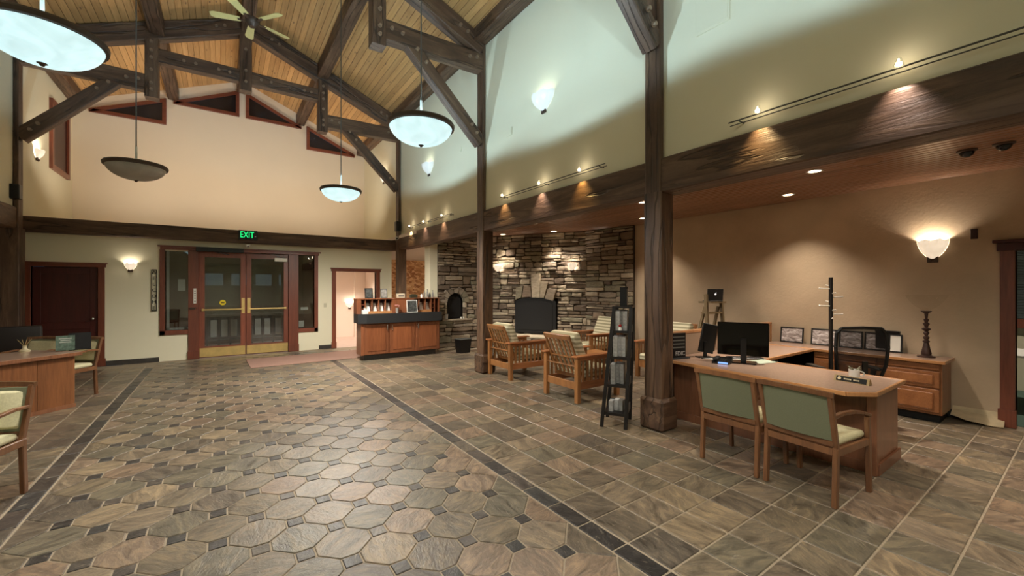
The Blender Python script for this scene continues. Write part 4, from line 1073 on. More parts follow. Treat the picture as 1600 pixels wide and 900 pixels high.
# computer and desk things
t = thing('monitor', 'large black computer monitor on the reception desk seen from behind', 'monitor', (4.92, 2.37, .739), math.radians(-67))
MB().box(-.13, .13, -.10, .10, 0, .012, bev=.003).build('base', GLOSSB, t); MB().box(-.03, .03, -.01, .01, .012, .28, bev=.003).build('neck', BLACK, t)
MB().box(-.27, .25, .0, .028, .08, .462, bev=.006, M=Matrix.Rotation(-.03, 4, 'X')).build('screen_back', GLOSSB, t)
t = thing('monitor', 'narrow dark screen turned edge-on left of the large monitor', 'monitor', (4.90, 2.82, .739), math.radians(-25))
MB().box(-.09, .09, -.07, .07, 0, .012).build('base', BLACK, t); MB().box(-.02, .02, -.01, .01, .01, .2).build('neck', BLACK, t); MB().box(-.10, .10, 0, .03, .06, .42, bev=.006, M=Matrix.Rotation(.2, 4, 'Y')).build('screen_back', BLACK, t); MB().box(.098, .108, -.006, .03, .1, .42, M=Matrix.Rotation(.2, 4, 'Y')).build('strap', plain('tan_strap', (120, 92, 70), .6), t)
t = thing('desk_phone', 'black desk phone with blue lit display near the front desk edge', 'phone', (4.70, 2.50, .739), math.radians(-75))
MB().poly([(-.09, -.08, 0), (-.09, .09, 0), (-.09, .09, .06), (-.09, -.08, .02)], (.18, 0, 0)).build('base', BLACK, t); MB().box(-.085, -.035, -.08, .09, .03, .07, bev=.012).build('handset', BLACKM, t)
MB().box(-.025, .075, -.082, -.07, .004, .022).build('display', SCREENLIT, t); 
for k in range(12): inst('key', bpy.data.meshes.get('phone_key') or MB().box(-.007, .007, -.006, .006, 0, .004).mesh('phone_key', STEEL), t, (-.012 + (k % 3) * .024, -.045 + (k // 3) * .024, .03 + (k // 3) * .0056))
rng = random.Random(4)
for k, (x, y, a_, lab) in enumerate(((4.93, 2.72, .3, 'loose white sheet behind the desk phone'), (5.08, 2.62, .9, 'white paper under the left side of the monitor'), (5.16, 2.28, 1.3, 'pale green paper under the right side of the monitor'))):
    tag(MB().box(-.10, .10, -.14, .14, 0, .004).build('paper', PAPER if k < 2 else plain('pale_green_paper', (190, 204, 184), .8), None, loc=(x, y, .739), rz=a_), lab, 'paper')
t = thing('keyboard', 'black keyboard on the return of the desk behind the monitor', 'keyboard', (5.22, 2.50, .739), math.radians(-42)); MB().box(-.2, .2, -.06, .06, 0, .018, bev=.004).build('key_bed', BLACK, t)
km = MB().box(-.008, .008, -.008, .008, 0, .004).mesh('key', BLACKM)
for i in range(17):
    for j in range(4): inst('key', km, t, (-.18 + i * .0225, -.042 + j * .028, .018))
t = thing('bank_sign', 'black upright sign with grey lines and large FDIC lettering beside the post', 'sign', (4.57, 2.98, .739), math.radians(-14))
MB().box(-.13, .15, -.05, .05, 0, .012, bev=.003).build('foot', BLACKM, t); MB().box(-.13, .12, -.006, .006, .012, .31, bev=.002).build('panel', BLACK, t)
inst('lettering', text_mesh('FDIC', .07, plain('silver_print', (176, 176, 172), .5), .001), t, (.03, -.0075, .058), (PI / 2, 0, 0))
b = MB()
for k in range(4): b.box(-.10, .10, -.0085, -.0065, .125 + k * .043, .141 + k * .043)
b.build('print_lines', plain('grey_print2', (96, 96, 92), .6), t)
# mug of greenery and name plate
t = thing('mug', 'white mug holding small greenery on the desk end', 'mug', (4.97, 1.365, .739), math.radians(-70))
MB().lathe([(0, 0), (.036, 0), (.044, .03), (.042, .07), (.044, .078), (.040, .078), (.036, .05), (.03, .008), (0, .008)], n=24).build('cup', WHITE, t, True)
MB().tube([(.04, 0, .066), (.065, 0, .062), (.076, 0, .044), (.068, 0, .024), (.042, 0, .018)], .006).build('handle', WHITE, t, True)
b = MB(); rng = random.Random(2)
for k in range(9):
    a_ = rng.uniform(0, 6.28); l_ = rng.uniform(.03, .06); b.bar((0, 0, .06), (math.cos(a_) * l_, math.sin(a_) * l_, .075 + rng.uniform(.01, .04)), .012, .002)
b.build('sprigs', plain('grey_green_leaves', (120, 118, 96), .7), t)
t = thing('name_plate', 'gold-trimmed black name plate on the near corner of the reception desk', 'name plate', (4.70, 1.305, .739), math.radians(-97))
MB().poly([(-.135, .03, 0), (-.135, -.03, 0), (-.135, -.008, .052), (-.135, .008, .052)], (.27, 0, 0)).build('block', plain('antique_gold', (158, 132, 88), .4, metal=.3), t)
A_ = math.atan2(.052, .022); Mf = Matrix.Translation((0, -.0195, .026)) @ Matrix.Rotation(A_, 4, 'X')
MB().box(-.115, .115, -.022, .022, .0, .003, M=Mf).build('plate', BLACKM, t)
b = MB(); x = -.055
for w_ in (.016, .010, .012, .009, .013, -.014, .014, .010, .012, .010):
    if w_ > 0: b.box(x, x + w_ - .003, -.006, .006, .003, .004, M=Mf)
    x += abs(w_)
b.build('engraving', plain('pale_gold', (220, 206, 168), .5), t)
MB().lathe([(0, .003), (.014, .003), (.014, .005), (0, .005)], n=16).build('emblem', plain('pale_emblem', (236, 222, 180), .5), t).matrix_basis = Mf @ Matrix.Translation((-.09, 0, 0))
# office chair
r = thing('office_chair', 'black mesh-backed office chair behind the reception desk', 'chair', (5.95, 1.72, 0), math.radians(-42))
MB().cyl((0, 0, .08), (0, 0, .42), .028).build('gas_column', BLACK, r)
lg = MB().bar((0, 0, .09), (.30, 0, .055), .04, .03, bev=.006).mesh('base_arm', BLACK); cs = MB().cyl((.29, -.02, .028), (.29, .02, .028), .028, n=14).mesh('caster', BLACK)
for k in range(5): a_ = inst('base_arm', lg, r, (0, 0, 0), (0, 0, k * 2 * PI / 5)); inst('caster', cs, a_)
MB().box(-.25, .25, -.22, .27, .43, .51, bev=.035, seg=3).build('seat', plain('black_seat_fabric', (22, 22, 24), .9), r, True)
def bk(x, z): return Vector((x, -.25 - .05 * math.sin((z - .55) / .62 * PI) - (z - .55) * .08 + .10 * (x / .26) ** 2 * .5, z))
out = [(-.21, .56), (-.25, .75), (-.265, .95), (-.25, 1.10), (-.20, 1.155), (0, 1.165), (.20, 1.155), (.25, 1.10), (.265, .95), (.25, .75), (.21, .56)]
MB().tube([bk(*p) for p in out] + [bk(-.21, .56)], .017, 10).build('back_frame', BLACK, r, True)
b = MB(); G = []
for i in range(9):
    z = .57 + .58 * i / 8; hw = .21 + .055 * math.sin(min(1, (z - .56) / .40) * PI / 2); hw = hw if z < 1.1 else .21
    G.append([b.bm.verts.new(bk(-hw + 2 * hw * j / 8, z)) for j in range(9)])
for u, v in zip(G, G[1:]):
    for j in range(8): b.bm.faces.new((u[j], u[j + 1], v[j + 1], v[j]))
b.build('back_mesh', net_mat('black_net', (14, 14, 18), .25), r)
MB().bar((0, -.2, .44), (0, -.33, .62), .06, .03).bar((0, -.32, .60), (0, -.325, .80), .05, .018).build('back_bar', BLACK, r)
for s in (-1, 1):
    a_ = MB().bar((s * .27, .02, .46), (s * .31, 0, .66), .03, .05, bev=.006).build('arm_post', BLACK, r); MB().box(s * .31 - .045, s * .31 + .045, -.13, .15, .66, .69, bev=.012).build('arm_pad', BLACK, a_)
# coat rack
t = thing('coat_rack', 'black pole coat rack with staggered chrome pegs behind the desk', 'coat rack', (6.51, 2.03, 0), math.radians(-35))
MB().box(-.018, .018, -.018, .018, .02, 1.74, bev=.003).build('pole', BLACKWOOD, t); MB().box(-.2, .2, -.03, .03, 0, .03, bev=.004).box(-.03, .03, -.2, .2, 0, .03, bev=.004).build('base', BLACKWOOD, t)
for z, a_ in ((1.59, PI), (1.48, 0), (1.365, PI), (1.255, 0), (1.63, 2.0), (1.53, -1.2), (1.42, 2.0), (1.31, -1.2), (1.2, -1.9)):
    e_ = .15 if z in (1.59, 1.48, 1.365, 1.255) else .055
    o = MB().cyl((.015, 0, 0), (e_, 0, .006), .007, n=8).sphere((e_, 0, .006), .010, 8).build('peg', PEG, t, True, loc=(0, 0, z)); o.rotation_euler.z = a_
# display ladder with laptop
t = thing('step_ladder', 'olive wooden folding step ladder standing behind the partition by the stucco wall', 'ladder', (6.46, 3.58, 0), math.radians(-10))
OL = wood('olive_wood', (92, 76, 52), (136, 116, 84), axis=2, rough=.5)
for s in (-1, 1):
    MB().bar((s * .17, .0, 1.5), (s * .20, -.10, 0), .035, .05, up=(0, 1, 0)).build('front_rail', OL, t); MB().bar((s * .15, .03, 1.30), (s * .19, .38, 0), .03, .04, up=(0, 1, 0)).build('rear_rail', OL, t)
for k in range(5): MB().box(-.19, .19, -.12 + k * .02, .02 + k * .015, .25 + k * .235, .275 + k * .235).build('tread', OL, t)
MB().box(-.17, .17, -.1, .14, 1.36, 1.385).build('top_step', OL, t)
t = thing('laptop', 'open black laptop with small white emblem standing on top of the ladder', 'laptop', (6.46, 3.56, 1.386), math.radians(-32))
MB().box(-.13, .13, -.02, .13, 0, .014, bev=.004).build('keyboard_half', BLACK, t); MB().box(-.13, .13, -.012, 0, .0, .20, bev=.004, M=Matrix.Rotation(.1, 4, 'X')).build('lid', BLACKM, t)
MB().sphere((0, -.014, .115), .016, 12, (1, .15, .9)).bar((.002, -.016, .132), (.012, -.016, .145), .006, .003).build('emblem', plain('white_emblem', (235, 235, 235), .4, emit=.4), t, True).rotation_euler.x = .1

# ================================================================== GUEST CHAIRS
def guest_chair(label, loc, rz):
    r = thing('guest_chair', label, 'chair', loc, rz, 'sage and cream guest chairs')
    for s in (-1, 1):
        b = MB().bar((s * .245, 0, 0), (s * .245, .02, .44), .034, .042, up=(0, 1, 0), bev=.005).bar((s * .245, .02, .43), (s * .248, -.075, .83), .034, .036, up=(0, 1, 0), bev=.005); b.build('rear_leg', CHAIRW, r)
        MB().bar((s * .25, .52, 0), (s * .25, .49, .60), .034, .04, up=(0, 1, 0), bev=.005).build('front_leg', CHAIRW, r)
        pts = [(s * .246, -.045, .665), (s * .248, .10, .675), (s * .25, .26, .665), (s * .25, .40, .64), (s * .248, .53, .60)]
        b = MB()
        for p, q in zip(pts, pts[1:]): b.bar(p, q, .036, .024, bev=.004)
        b.build('armrest', CHAIRW, r)
        MB().box(s * .25 - .014, s * .25 + .014, .0, .50, .375, .43, bev=.004).build('side_rail', CHAIRW, r)
    b = MB(); n = 8
    for i in range(n):
        x0, x1 = -.27 + .54 * i / n, -.27 + .54 * (i + 1) / n; f = lambda x: (-.075 - .03 * (1 - (x / .27) ** 2), .832 + .012 * (1 - (x / .27) ** 2))
        b.bar((x0, *f(x0)), (x1, *f(x1)), .03, .035)
    b.build('top_rail', CHAIRW, r); MB().box(-.24, .24, -.015, .01, .445, .485, bev=.004).build('bottom_rail', CHAIRW, r)
    MB().box(-.232, .232, .47, .50, .375, .43, bev=.004).build('seat_rail', CHAIRW, r); MB().box(-.232, .232, .0, .025, .375, .43, bev=.004).build('seat_rail', CHAIRW, r)
    b = MB(); gA = []
    for i in range(9):
        x = -.232 + .464 * i / 8; cv = -.025 * (1 - (x / .232) ** 2)
        gA.append([b.bm.verts.new(p) for p in ((x, -.012 + cv, .487), (x, .012 + cv, .487), (x, -.048 + cv, .815), (x, -.078 + cv, .815))])
    for u, v in zip(gA, gA[1:]):
        for i in range(4): b.bm.faces.new((u[i], u[(i + 1) % 4], v[(i + 1) % 4], v[i]))
    b.bm.faces.new(gA[0][::-1]); b.bm.faces.new(gA[-1]); b.build('back_panel', GREEN, r, True)
    b = MB(); gA = []
    for i in range(9):
        x = -.215 + .43 * i / 8; cv = -.025 * (1 - (x / .232) ** 2); e_ = math.sin(min(1, (.215 - abs(x)) / .05) * PI / 2)
        gA.append([b.bm.verts.new(p) for p in ((x, .0 + cv, .50), (x, .012 + .03 * e_ + cv, .53), (x, -.022 + .035 * e_ + cv, .70), (x, -.045 + .03 * e_ + cv, .78), (x, -.06 + cv, .80))])
    for u, v in zip(gA, gA[1:]):
        for i in range(5): b.bm.faces.new((u[i], u[(i + 1) % 5], v[(i + 1) % 5], v[i]))
    b.bm.faces.new(gA[0][::-1]); b.bm.faces.new(gA[-1]); b.build('back_cushion', CREAMF, r, True)
    MB().box(-.235, .235, .03, .50, .425, .485, bev=.028, seg=3).build('seat', CREAMF, r, True)
    return r
gc = guest_chair('sage-backed guest chair at the desk, the one nearer the dark post', (3.70, 1.915, 0), math.radians(-91.5))
del gc['group']
dup(gc, (3.67, 1.355, 0), math.radians(-96.5), 'sage-backed guest chair at the desk, the one nearer the desk end')
dup(gc, (-1.50, 4.90, 0), math.radians(163.2), 'cream-seated guest chair cut off at the left picture edge')
dup(gc, (-1.76, 8.84, 0), math.radians(147), 'guest chair behind the left desk, partly hidden by the black panel')
dup(gc, (-2.24, 9.20, 0), math.radians(147), 'guest chair behind the left desk just left of the small green sign')

# ================================================================== SLATTED ARMCHAIRS
SLW = wood('orange_oak', (112, 72, 40), (166, 114, 66), axis=2, rough=.35, coat=.2)
SLWY = wood('orange_oak_long', (118, 70, 42), (170, 110, 66), axis=1, rough=.3, coat=.25)
def armchair(label, loc, rz):
    r = thing('slatted_armchair', label, 'armchair', loc, rz)
    hw, D = .335, .80
    lm = MB().box(-.034, .034, -.034, .034, 0, .63, bev=.005).mesh('leg', SLW); slm = MB().box(-.008, .008, -.02, .02, .285, .59, bev=.002).mesh('side_slat', SLW)
    for s in (-1, 1):
        for y in (0, D): inst('leg', lm, r, (s * hw, y, 0))
        MB().box(s * hw - .065, s * hw + .05, -.06, D + .10, .63, .655, bev=.006).build('armrest', SLWY, r)
        MB().box(s * hw - .014, s * hw + .014, .034, D - .034, .18, .285, bev=.004).build('lower_rail', SLWY, r)
        MB().box(s * hw - .014, s * hw + .014, .034, D - .034, .58, .63, bev=.003).build('upper_rail', SLWY, r)
        for k in range(8): inst('side_slat', slm, r, (s * hw, .105 + k * .0843, 0))
    MB().box(-hw + .034, hw - .034, -.014, .014, .18, .285, bev=.004).build('rear_rail', SLW, r); MB().box(-hw + .034, hw - .034, D - .014, D + .014, .18, .31, bev=.004).build('front_rail', SLW, r)
    MB().cyl((-hw, -.0, .50), (hw, -.0, .50), .011).build('back_support', SLW, r)
    p0, p1 = Vector((0, .17, .30)), Vector((0, -.10, .93)); dz = (p1 - p0)
    bf = MB()
    for s in (-1, 1): bf.bar(p0 + Vector((s * .26, 0, 0)), p1 + Vector((s * .26, 0, 0)), .035, .03, up=(0, 1, 0), bev=.004)
    bf.bar(p0 + Vector((-.26, 0, 0)) + dz * .5, p0 + Vector((.26, 0, 0)) + dz * .5, .02, .02)
    bf = bf.build('back_frame', SLW, r)
    MB().bar(p1 + Vector((-.28, 0, 0)) - dz * .04, p1 + Vector((.28, 0, 0)) - dz * .04, .03, .08, up=dz, bev=.005).build('crest_rail', SLW, bf)
    MB().bar(p0 + Vector((-.26, 0, 0)) + dz * .05, p0 + Vector((.26, 0, 0)) + dz * .05, .025, .06, up=dz).build('bottom_rail', SLW, bf)
    sl = MB().bar(p0 + dz * .06, p1 - dz * .06, .04, .012, up=(0, 1, 0)).mesh('back_slat', SLW)
    for k in range(5): inst('back_slat', sl, bf, (-.175 + k * .0875, 0, 0))
    MB().box(-.29, .29, .14, D + .03, .31, .43, bev=.035, seg=3).build('seat_cushion', STRIPE, r, True)
    ang = math.atan2(p0.y - p1.y, p1.z - p0.z)
    M_ = Matrix.Translation(p0 + Vector((0, .085, .13))) @ Matrix.Rotation(ang, 4, 'X')
    MB().box(-.275, .275, -.06, .075, 0, .57, bev=.04, seg=3, M=M_).build('back_cushion', STRIPE, r, True)
    return r
ac = armchair('slatted oak armchair nearest the camera, its back to the hall', (4.04, 4.51, 0), math.radians(-90))
dup(ac, (4.09, 6.21, 0), math.radians(-90), 'slatted oak armchair beside the timber post, left of the nearer one')
dup(ac, (7.02, 6.25, 0), math.radians(84), 'slatted oak armchair by the stone wall facing the hall, left of the brochure tower')
dup(ac, (6.98, 4.50, 0), math.radians(90), 'slatted oak armchair facing the hall, seen between brochure tower and post')
t = thing('coffee_table', 'low dark coffee table between the slatted armchairs', 'table', (5.55, 5.35, 0)); MB().box(-.4, .4, -.3, .3, .38, .41, bev=.006).build('table_top', SLW, t)
for x in (-.35, .35):
    for y in (-.25, .25): MB().box(x - .025, x + .025, y - .025, y + .025, 0, .38).build('leg', SLW, t)

# ================================================================== BROCHURE TOWER
t = thing('brochure_tower', 'tapering black wooden brochure tower left of the nearest post', 'display stand', (3.83, 3.31, 0), math.radians(-57.5))
# local: x across the narrow front (0.26), y back (0.45)
w0, w1, d0_, d1_, hh = .135, .095, .20, .12, 1.37
def cor(sx, sy, z): f = z / hh; return Vector((.09 * f + sx * (w0 + (w1 - w0) * f), sy * (d0_ + (d1_ - d0_) * f), z))
for sx in (-1, 1):
    for sy in (-1, 1): MB().bar(cor(sx, sy, 0), cor(sx, sy, hh), .040, .034, up=(0, 1, 0), bev=.003).build('upright', BLACKWOOD, t)
for k, z in enumerate((.14, .46, .78, 1.08)):
    f = z / hh; ww = w0 + (w1 - w0) * f; dd = d0_ + (d1_ - d0_) * f
    s_ = MB().box(.09 * f - ww, .09 * f + ww, -dd, dd, z, z + .018).build('shelf', BLACKWOOD, t)
    b = MB()
    for s in (-1, 1): MB().box(.09 * f - ww, .09 * f + ww, s * dd - .006, s * dd + .006, z, z + .10 if s > 0 else z + .03).build('shelf_rail', BLACKWOOD, s_)
    MB().box(.09 * f + ww - .006, .09 * f + ww + .006, -dd, dd, z, z + .085).build('shelf_side', plain('grey_shelf_edge', (86, 82, 78), .6), s_)
MB().box(.09 - w1 - .02, .09 + w1 + .02, -d1_ - .02, d1_ + .02, hh, hh + .018, bev=.002).build('top_board', BLACKWOOD, t)
rng = random.Random(8); cT = t.location; RT = Matrix.Rotation(t.rotation_euler.z, 3, 'Z')
labs = {.46: 'lower middle', .78: 'upper middle', 1.08: 'top', .14: 'bottom'}
for z in (.14, .46, .78, 1.08):
    for i in range(3):
        x, y = (-.055, .0, .055)[i], (-.05, .02, .0)[i]; p = cT + RT @ Vector((.09 * z / hh + x * (1 - .25 * z), y, z + .0185))
        h_ = .24 if z > .2 else .12
        g = rng.choice((170, 188, 150))
        o = MB().box(-.024, .024, -.055, .055, 0, h_, M=Matrix.Rotation(.10 if z > .2 else 0, 4, 'X')).build('brochure', plain('brochure_grey_%d%d' % (z * 100, i), (g, g - 2, g - 6), .5, nscale=30, var=.3), None, loc=p, rz=t.rotation_euler.z + rng.uniform(-.1, .1))
        tag(o, ('left', 'middle', 'right')[i] + ' stack of pale brochures on the ' + labs[z] + ' shelf of the black tower', 'brochure', 'brochures in the black tower')
p = cT + RT @ Vector((.06, -.10, 1.0985)); t2 = thing('ornament', 'small red and white ornament on the top shelf of the black tower', 'ornament', p)
MB().lathe([(0, 0), (.02, 0), (.024, .03), (.012, .05), (0, .05)], n=12).build('body', WHITE, t2, True); MB().sphere((0, 0, .065), .02, 10).build('head', plain('red_gloss', (170, 40, 36), .4), t2, True)
p = cT + RT @ Vector((.09, .0, hh + .018)); t2 = thing('storage_tin', 'tall narrow black box standing on top of the brochure tower', 'box', p, t.rotation_euler.z)
MB().box(-.04, .04, -.035, .035, 0, .205, bev=.003).build('body', BLACK, t2); MB().box(-.042, .042, -.037, .037, .205, .222, bev=.003).build('lid', BLACKM, t2)

# ================================================================== BROCHURE COUNTER (far)
r = thing('brochure_counter', 'cherry counter cabinet with charcoal top band beside the stone niche', 'cabinet', (3.4, 9.25, 0))
X0, X1 = -.92, .94
MB().box(X0, X1, .02, .40, .12, .83).build('carcass', COUNTW, r); MB().box(X0 + .08, X1 - .08, .08, .38, 0, .12).build('toe_kick', DARKBASE, r)
MB().poly([(X0 - .06, .405, .82), (X0 - .06, .02, .82), (X0 + .10, -.07, .82), (X1 + .02, -.07, .82), (X1 + .05, .02, .82), (X1 + .05, .405, .82)], (0, 0, .205)).build('charcoal_band', COUNTER, r)
for k, (x0, x1) in enumerate(((-.86, -.31), (-.28, .30), (.34, .92))):
    d = MB().box(x0, x1, 0, .02, .13, .80, bev=.003).build('door', COUNTW, r)
    MB().box(x0 + .07, x1 - .07, -.008, .0, .20, .73, bev=.004).build('door_panel', wood('door_panel_wood_%d' % k, (112, 62, 38), (160, 98, 62), axis=2, rough=.35), d)
    xh = (x1 - .04, x0 + .04, x0 + .04)[k]; MB().cyl((xh, -.02, .66), (xh, -.02, .76), .008, n=8).sphere((xh, -.022, .66), .014, 8).sphere((xh, -.022, .76), .014, 8).sphere((xh, -.022, .71), .014, 8).build('handle', CHROME, d, True)
# hutch with pigeonholes
hz0, hz1 = 1.026, 1.345
h_ = thing('pigeonhole_hutch', 'low cherry hutch of pigeonholes standing on the brochure counter', 'shelf', (3.36, 9.37, hz0))
H_ = hz1 - hz0
MB().box(-.95, 1.03, -.02, .27, H_, H_ + .02, bev=.003).build('top_board', COUNTW, h_); MB().box(-.94, 1.02, .25, .27, 0, H_).build('back_board', plain('hutch_back', (84, 40, 26), .6), h_)
xs = [-.94, -.86, -.76, -.61, -.46, -.31, -.16]
for x in xs + [.36, .50, .66, .81, .90, 1.005]: MB().box(x - .009, x + .009, 0, .25, 0, H_).build('divider', COUNTW, h_)
for x0, x1 in ((-.94, -.87), (-.15, .35), (.985, 1.02)): MB().box(x0, x1, -.01, .0, 0, H_).build('face_frame', COUNTW, h_)
for x0, x1 in ((-.86, -.76), (.81, .90)):
    for z in (.10, .20): MB().box(x0, x1, 0, .25, z - .006, z + .006).build('shelf', CHERRY, h_)
for x0, x1 in ((-.76, -.16), (.36, .81)): MB().box(x0, x1, -.01, .02, 0, .055).build('lip', DESKE, h_)
k_ = 0
for i, x in enumerate((-.685, -.535, -.385, -.235, .58, .735)):
    o = MB().poly([(-.048, 0, 0), (-.048, .10, 0), (-.048, .19, .20), (-.048, .12, .23)], (.096, 0, 0)).build('leaflets', PAPER, None, loc=(3.36 + x, 9.405, hz0 + .001))
    tag(o, 'white leaflet pack in the ' + ('first', 'second', 'third', 'fourth', 'fifth', 'last')[i] + ' open pigeonhole from the left', 'leaflets', 'white leaflets in the hutch')
tag(MB().poly([(-.05, 0, 0), (-.05, .06, 0), (-.05, .15, .22), (-.05, .11, .23)], (.10, 0, 0)).build('magazine', plain('grey_magazine', (112, 110, 106), .5, nscale=26, var=.5), None, loc=(3.79, 9.405, hz0 + .001)), 'dark printed magazine in the pigeonhole right of the silver-framed sign', 'magazine')
def leaning(x, y, z, w, h, fm, pm_, label, lean=.18, rz=0, name='picture_frame'):
    t = thing(name, label, 'picture frame', (x, y, z), rz); M_ = Matrix.Rotation(-lean, 4, 'X'); b = MB(); e = .014
    for q in ((-w / 2, w / 2, 0, e), (-w / 2, w / 2, h - e, h), (-w / 2, -w / 2 + e, e, h - e), (w / 2 - e, w / 2, e, h - e)): b.box(q[0], q[1], -.01, .01, q[2], q[3], M=M_)
    b.build('frame_border', fm, t); MB().box(-w / 2 + e, w / 2 - e, -.003, .006, e, h - e, M=M_).build('print', pm_, t); return t
darkprint = plain('dark_print', (66, 68, 66), .4, nscale=22, var=.95); greyprint = plain('grey_print3', (140, 136, 130), .4, nscale=20, var=.5)
leaning(3.64, 9.25, 1.03, .25, .29, WHITE, darkprint, 'silver-framed dark sign leaning on the brochure counter', rz=-.1)
leaning(2.72, 9.50, 1.367, .18, .23, BLACK, darkprint, 'black-framed dark picture at the left end of the hutch top')
leaning(3.06, 9.50, 1.367, .15, .215, STEEL, greyprint, 'grey-framed picture on the hutch top in front of the doorway trim')
t = thing('card_box', 'small white box with grey print on the hutch top in front of the corner post', 'box', (3.45, 9.50, 1.367)); MB().box(-.09, .09, -.05, .05, 0, .10, bev=.004).build('body', plain('cream_box', (200, 188, 164), .6), t); MB().box(-.07, .07, -.053, -.05, .03, .07).build('print', plain('grey_print4', (120, 114, 104), .6), t)
tag(MB().box(-.09, .09, -.04, .04, 0, .07, bev=.006).box(-.05, .05, -.03, .03, .07, .085).build('card_tray', plain('dark_green_tray', (52, 54, 40), .5), None, loc=(3.77, 9.50, 1.367)), 'low dark card tray on the hutch top right of the white box', 'tray')
for k, (x, hh_, rr) in enumerate(((4.02, .10, .028), (4.10, .17, .022), (4.17, .20, .024), (4.24, .13, .026), (4.31, .18, .02))):
    t = thing('bottle', ('short pale', 'slim grey', 'tall grey', 'squat grey', 'slim grey end')[k] + ' bottle at the right end of the hutch top, ' + ('first', 'second', 'third', 'fourth', 'fifth')[k] + ' of five', 'bottle', (x - .045, 9.50 + .02 * (k % 2), 1.367), group='bottles on the hutch top')
    MB().lathe([(0, 0), (rr, 0), (rr, hh_ * .6), (rr * .45, hh_ * .78), (rr * .4, hh_ * .9), (0, hh_ * .9)], n=14).build('bottle_body', (PAPER, greyprint, greyprint, darkprint, greyprint)[k], t, True); MB().cyl((0, 0, hh_ * .9), (0, 0, hh_), rr * .5, n=12).build('cap', CHROME, t)
t = thing('vase', 'small glass vase with pink flowers on the brochure counter', 'vase', (3.28, 9.25, 1.027)); MB().lathe([(0, 0), (.03, 0), (.034, .09), (.042, .12), (.038, .12), (.03, .09), (.026, .01), (0, .01)], n=16).build('vase_body', plain('grey_glassware', (150, 146, 140), .2), t, True)
b = MB(); rng = random.Random(5)
for k in range(7): a_ = k * .9; b.sphere((math.cos(a_) * .04, math.sin(a_) * .03, .15 + rng.uniform(-.01, .03)), .017, 8)
b.build('blossoms', plain('pink_blossom', (170, 112, 104), .8), t, True)
t = thing('tissue_box', 'small white box with a tissue at the left end of the brochure counter', 'box', (2.56, 9.26, 1.027)); MB().box(-.06, .06, -.05, .05, 0, .085, bev=.005).build('carton', PAPER, t); MB().lathe([(.03, .085), (.02, .11), (.035, .14), (0, .12)], n=7).build('tissue', WHITE, t)
# bin on the hearth floor and niche things
t = thing('waste_basket', 'black waste basket on the floor in front of the stone niche', 'bin', (4.90, 9.10, 0), .1)
MB().box(-.17, .17, -.12, .12, 0, .33).build('basket_body', BLACK, t); bmn = t.children[0].data
for v in bmn.vertices:
    f = .82 + .18 * v.co.z / .33; v.co.x *= f; v.co.y *= f
MB().box(-.18, .18, -.13, .13, .33, .35, bev=.008).build('rim', plain('grey_liner', (70, 72, 68), .5), t)
t = thing('mug', 'white cup on the ledge at the left of the arched niche', 'mug', (4.70, 9.62, .801)); MB().lathe([(0, 0), (.035, 0), (.042, .13), (.036, .13), (.03, .01), (0, .01)], n=20).build('cup', WHITE, t, True)
for k, x in enumerate((5.11, 5.18)):
    t = thing('candle_glass', ('left' if k == 0 else 'right') + ' of two tiny white candle cups on the niche ledge', 'candle', (x, 9.60, .801)); MB().lathe([(0, 0), (.02, 0), (.022, .05), (.018, .05), (.016, .01), (0, .01)], n=14).build('cup', WHITE, t, True); MB().cyl((0, 0, .012), (0, 0, .04), .013, n=10).build('wax', PAPER, t)
# rug at the entrance
tag(MB().box(-1.3, 1.35, -.60, .62, 0, .012, bev=.004).build('rug', RUG, None, loc=(1.75, 10.35, 0), rz=.03), 'flat pink rug in front of the entrance doors and doorway', 'rug')

# ================================================================== LEFT DESK
cx_, cy_, A = -1.60, 7.93, math.radians(43.6)
r = thing('angled_desk', 'wooden desk with pale top set at an angle, cut off at the left', 'desk', (cx_, cy_, 0), A)
# local +X along the front towards its right-hand end (origin), body runs to -X; +Y away from the camera
MB().poly([(-1.5, -.03, .715), (.03, -.03, .715), (.06, .12, .715), (-.02, .78, .715), (-1.5, .80, .715)], (0, 0, .026)).build('desktop', LAMINATE, r)
b = MB(); e = [(-1.5, -.03), (.03, -.03), (.06, .12), (-.02, .78), (-1.5, .80)]
for p, q_ in zip(e, e[1:]): b.bar((*p, .715), (*q_, .715), .022, .046, bev=.004)
b.build('edge_band', DESKW, r)
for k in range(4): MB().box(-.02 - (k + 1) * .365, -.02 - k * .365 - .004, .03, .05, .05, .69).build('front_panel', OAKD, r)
MB().box(-1.48, .0, .02, .72, .0, .05).build('plinth', DESKW, r); MB().box(-.04, .0, .04, .70, .05, .69, bev=.003).build('end_panel', OAKV, r); MB().box(-1.48, -.04, .68, .70, .05, .69).build('back_panel', OAKV, r)
R_A = Matrix.Rotation(A, 3, 'Z')
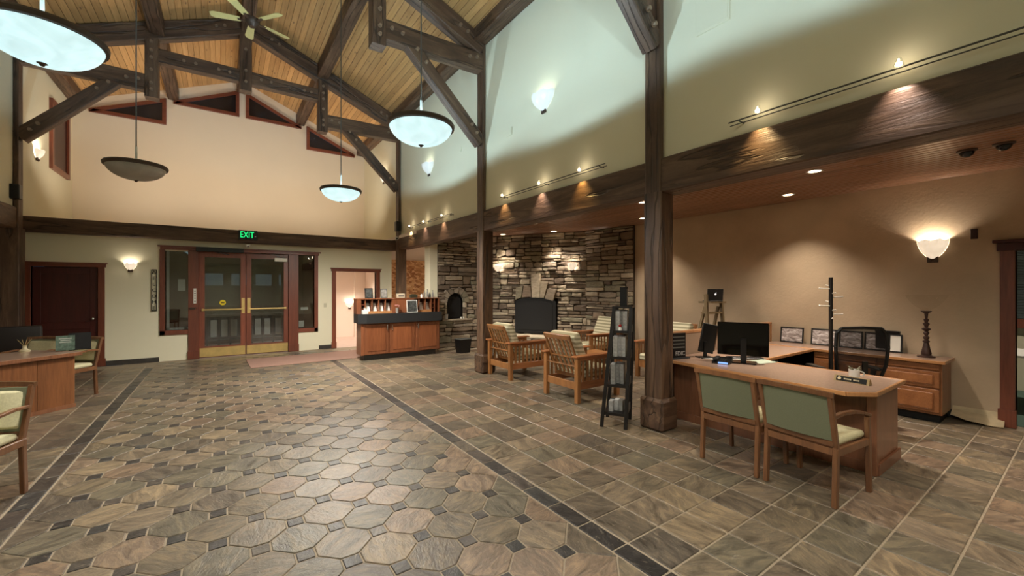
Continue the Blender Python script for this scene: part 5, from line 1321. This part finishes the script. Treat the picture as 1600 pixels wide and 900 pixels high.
def ld(x, y): p = Vector((cx_, cy_, 0)) + R_A @ Vector((x, y, 0)); return (p.x, p.y)
t = thing('desk_sign', 'small upright green and grey printed sign on the angled left desk', 'sign', (-1.745, 8.09, .742), math.radians(14))
MB().box(-.09, .09, -.03, .03, 0, .012).build('foot', CLEAR, t); MB().box(-.09, .09, -.004, .004, .012, .21).build('panel', plain('green_grey_print', (92, 112, 100), .3, nscale=24, var=.6), t)
b = MB()
for z, w_ in ((.165, .06), (.14, .045), (.115, .055)): b.box(-w_, w_, -.006, -.004, z, z + .012)
b.build('print_lines', plain('pale_lines', (186, 192, 184), .5), t)
t = thing('privacy_board', 'plain black upright panel right of the small green sign on the left desk', 'sign', (-1.625, 8.19, .742), math.radians(14)); MB().box(-.11, .11, -.006, .006, .01, .235).build('panel', BLACKM, t); MB().box(-.11, .11, -.04, .04, 0, .012).build('foot', BLACK, t)
t = thing('ornament', 'small pale ornament with splayed blades on the angled left desk', 'ornament', (-2.17, 8.30, .742)); MB().lathe([(0, 0), (.05, 0), (.055, .02), (.03, .035), (.018, .06), (.022, .08), (0, .08)], n=18).build('base', plain('pale_ceramic', (196, 184, 150), .4), t, True)
b = MB()
for s in (-1, -.35, .35, 1): b.bar((0, 0, .07), (s * .06, s * .02, .17), .014, .004)
b.build('blades', plain('gold_leaf', (170, 148, 96), .4), t)
t = thing('office_chair', 'dark high-backed chair behind the left desk in front of the red door', 'chair', (-2.70, 10.2, 0), math.radians(10))
MB().box(-.25, .25, -.25, .25, .42, .50, bev=.03, seg=2).build('seat', BLACKM, t, True); MB().box(-.25, .25, -.30, -.23, .52, 1.02, bev=.03, seg=3, M=Matrix.Translation((0, 0, 0)) @ Matrix.Rotation(.08, 4, 'X')).build('backrest', plain('dark_brown_leather', (30, 24, 22), .5), t, True)
MB().cyl((0, 0, .08), (0, 0, .42), .03).bar((0, -.22, .46), (0, -.24, .62), .06, .03).build('column', BLACK, t)
for k in range(5): inst('base_arm', lg, t, (0, 0, -.03), (0, 0, k * 2 * PI / 5))
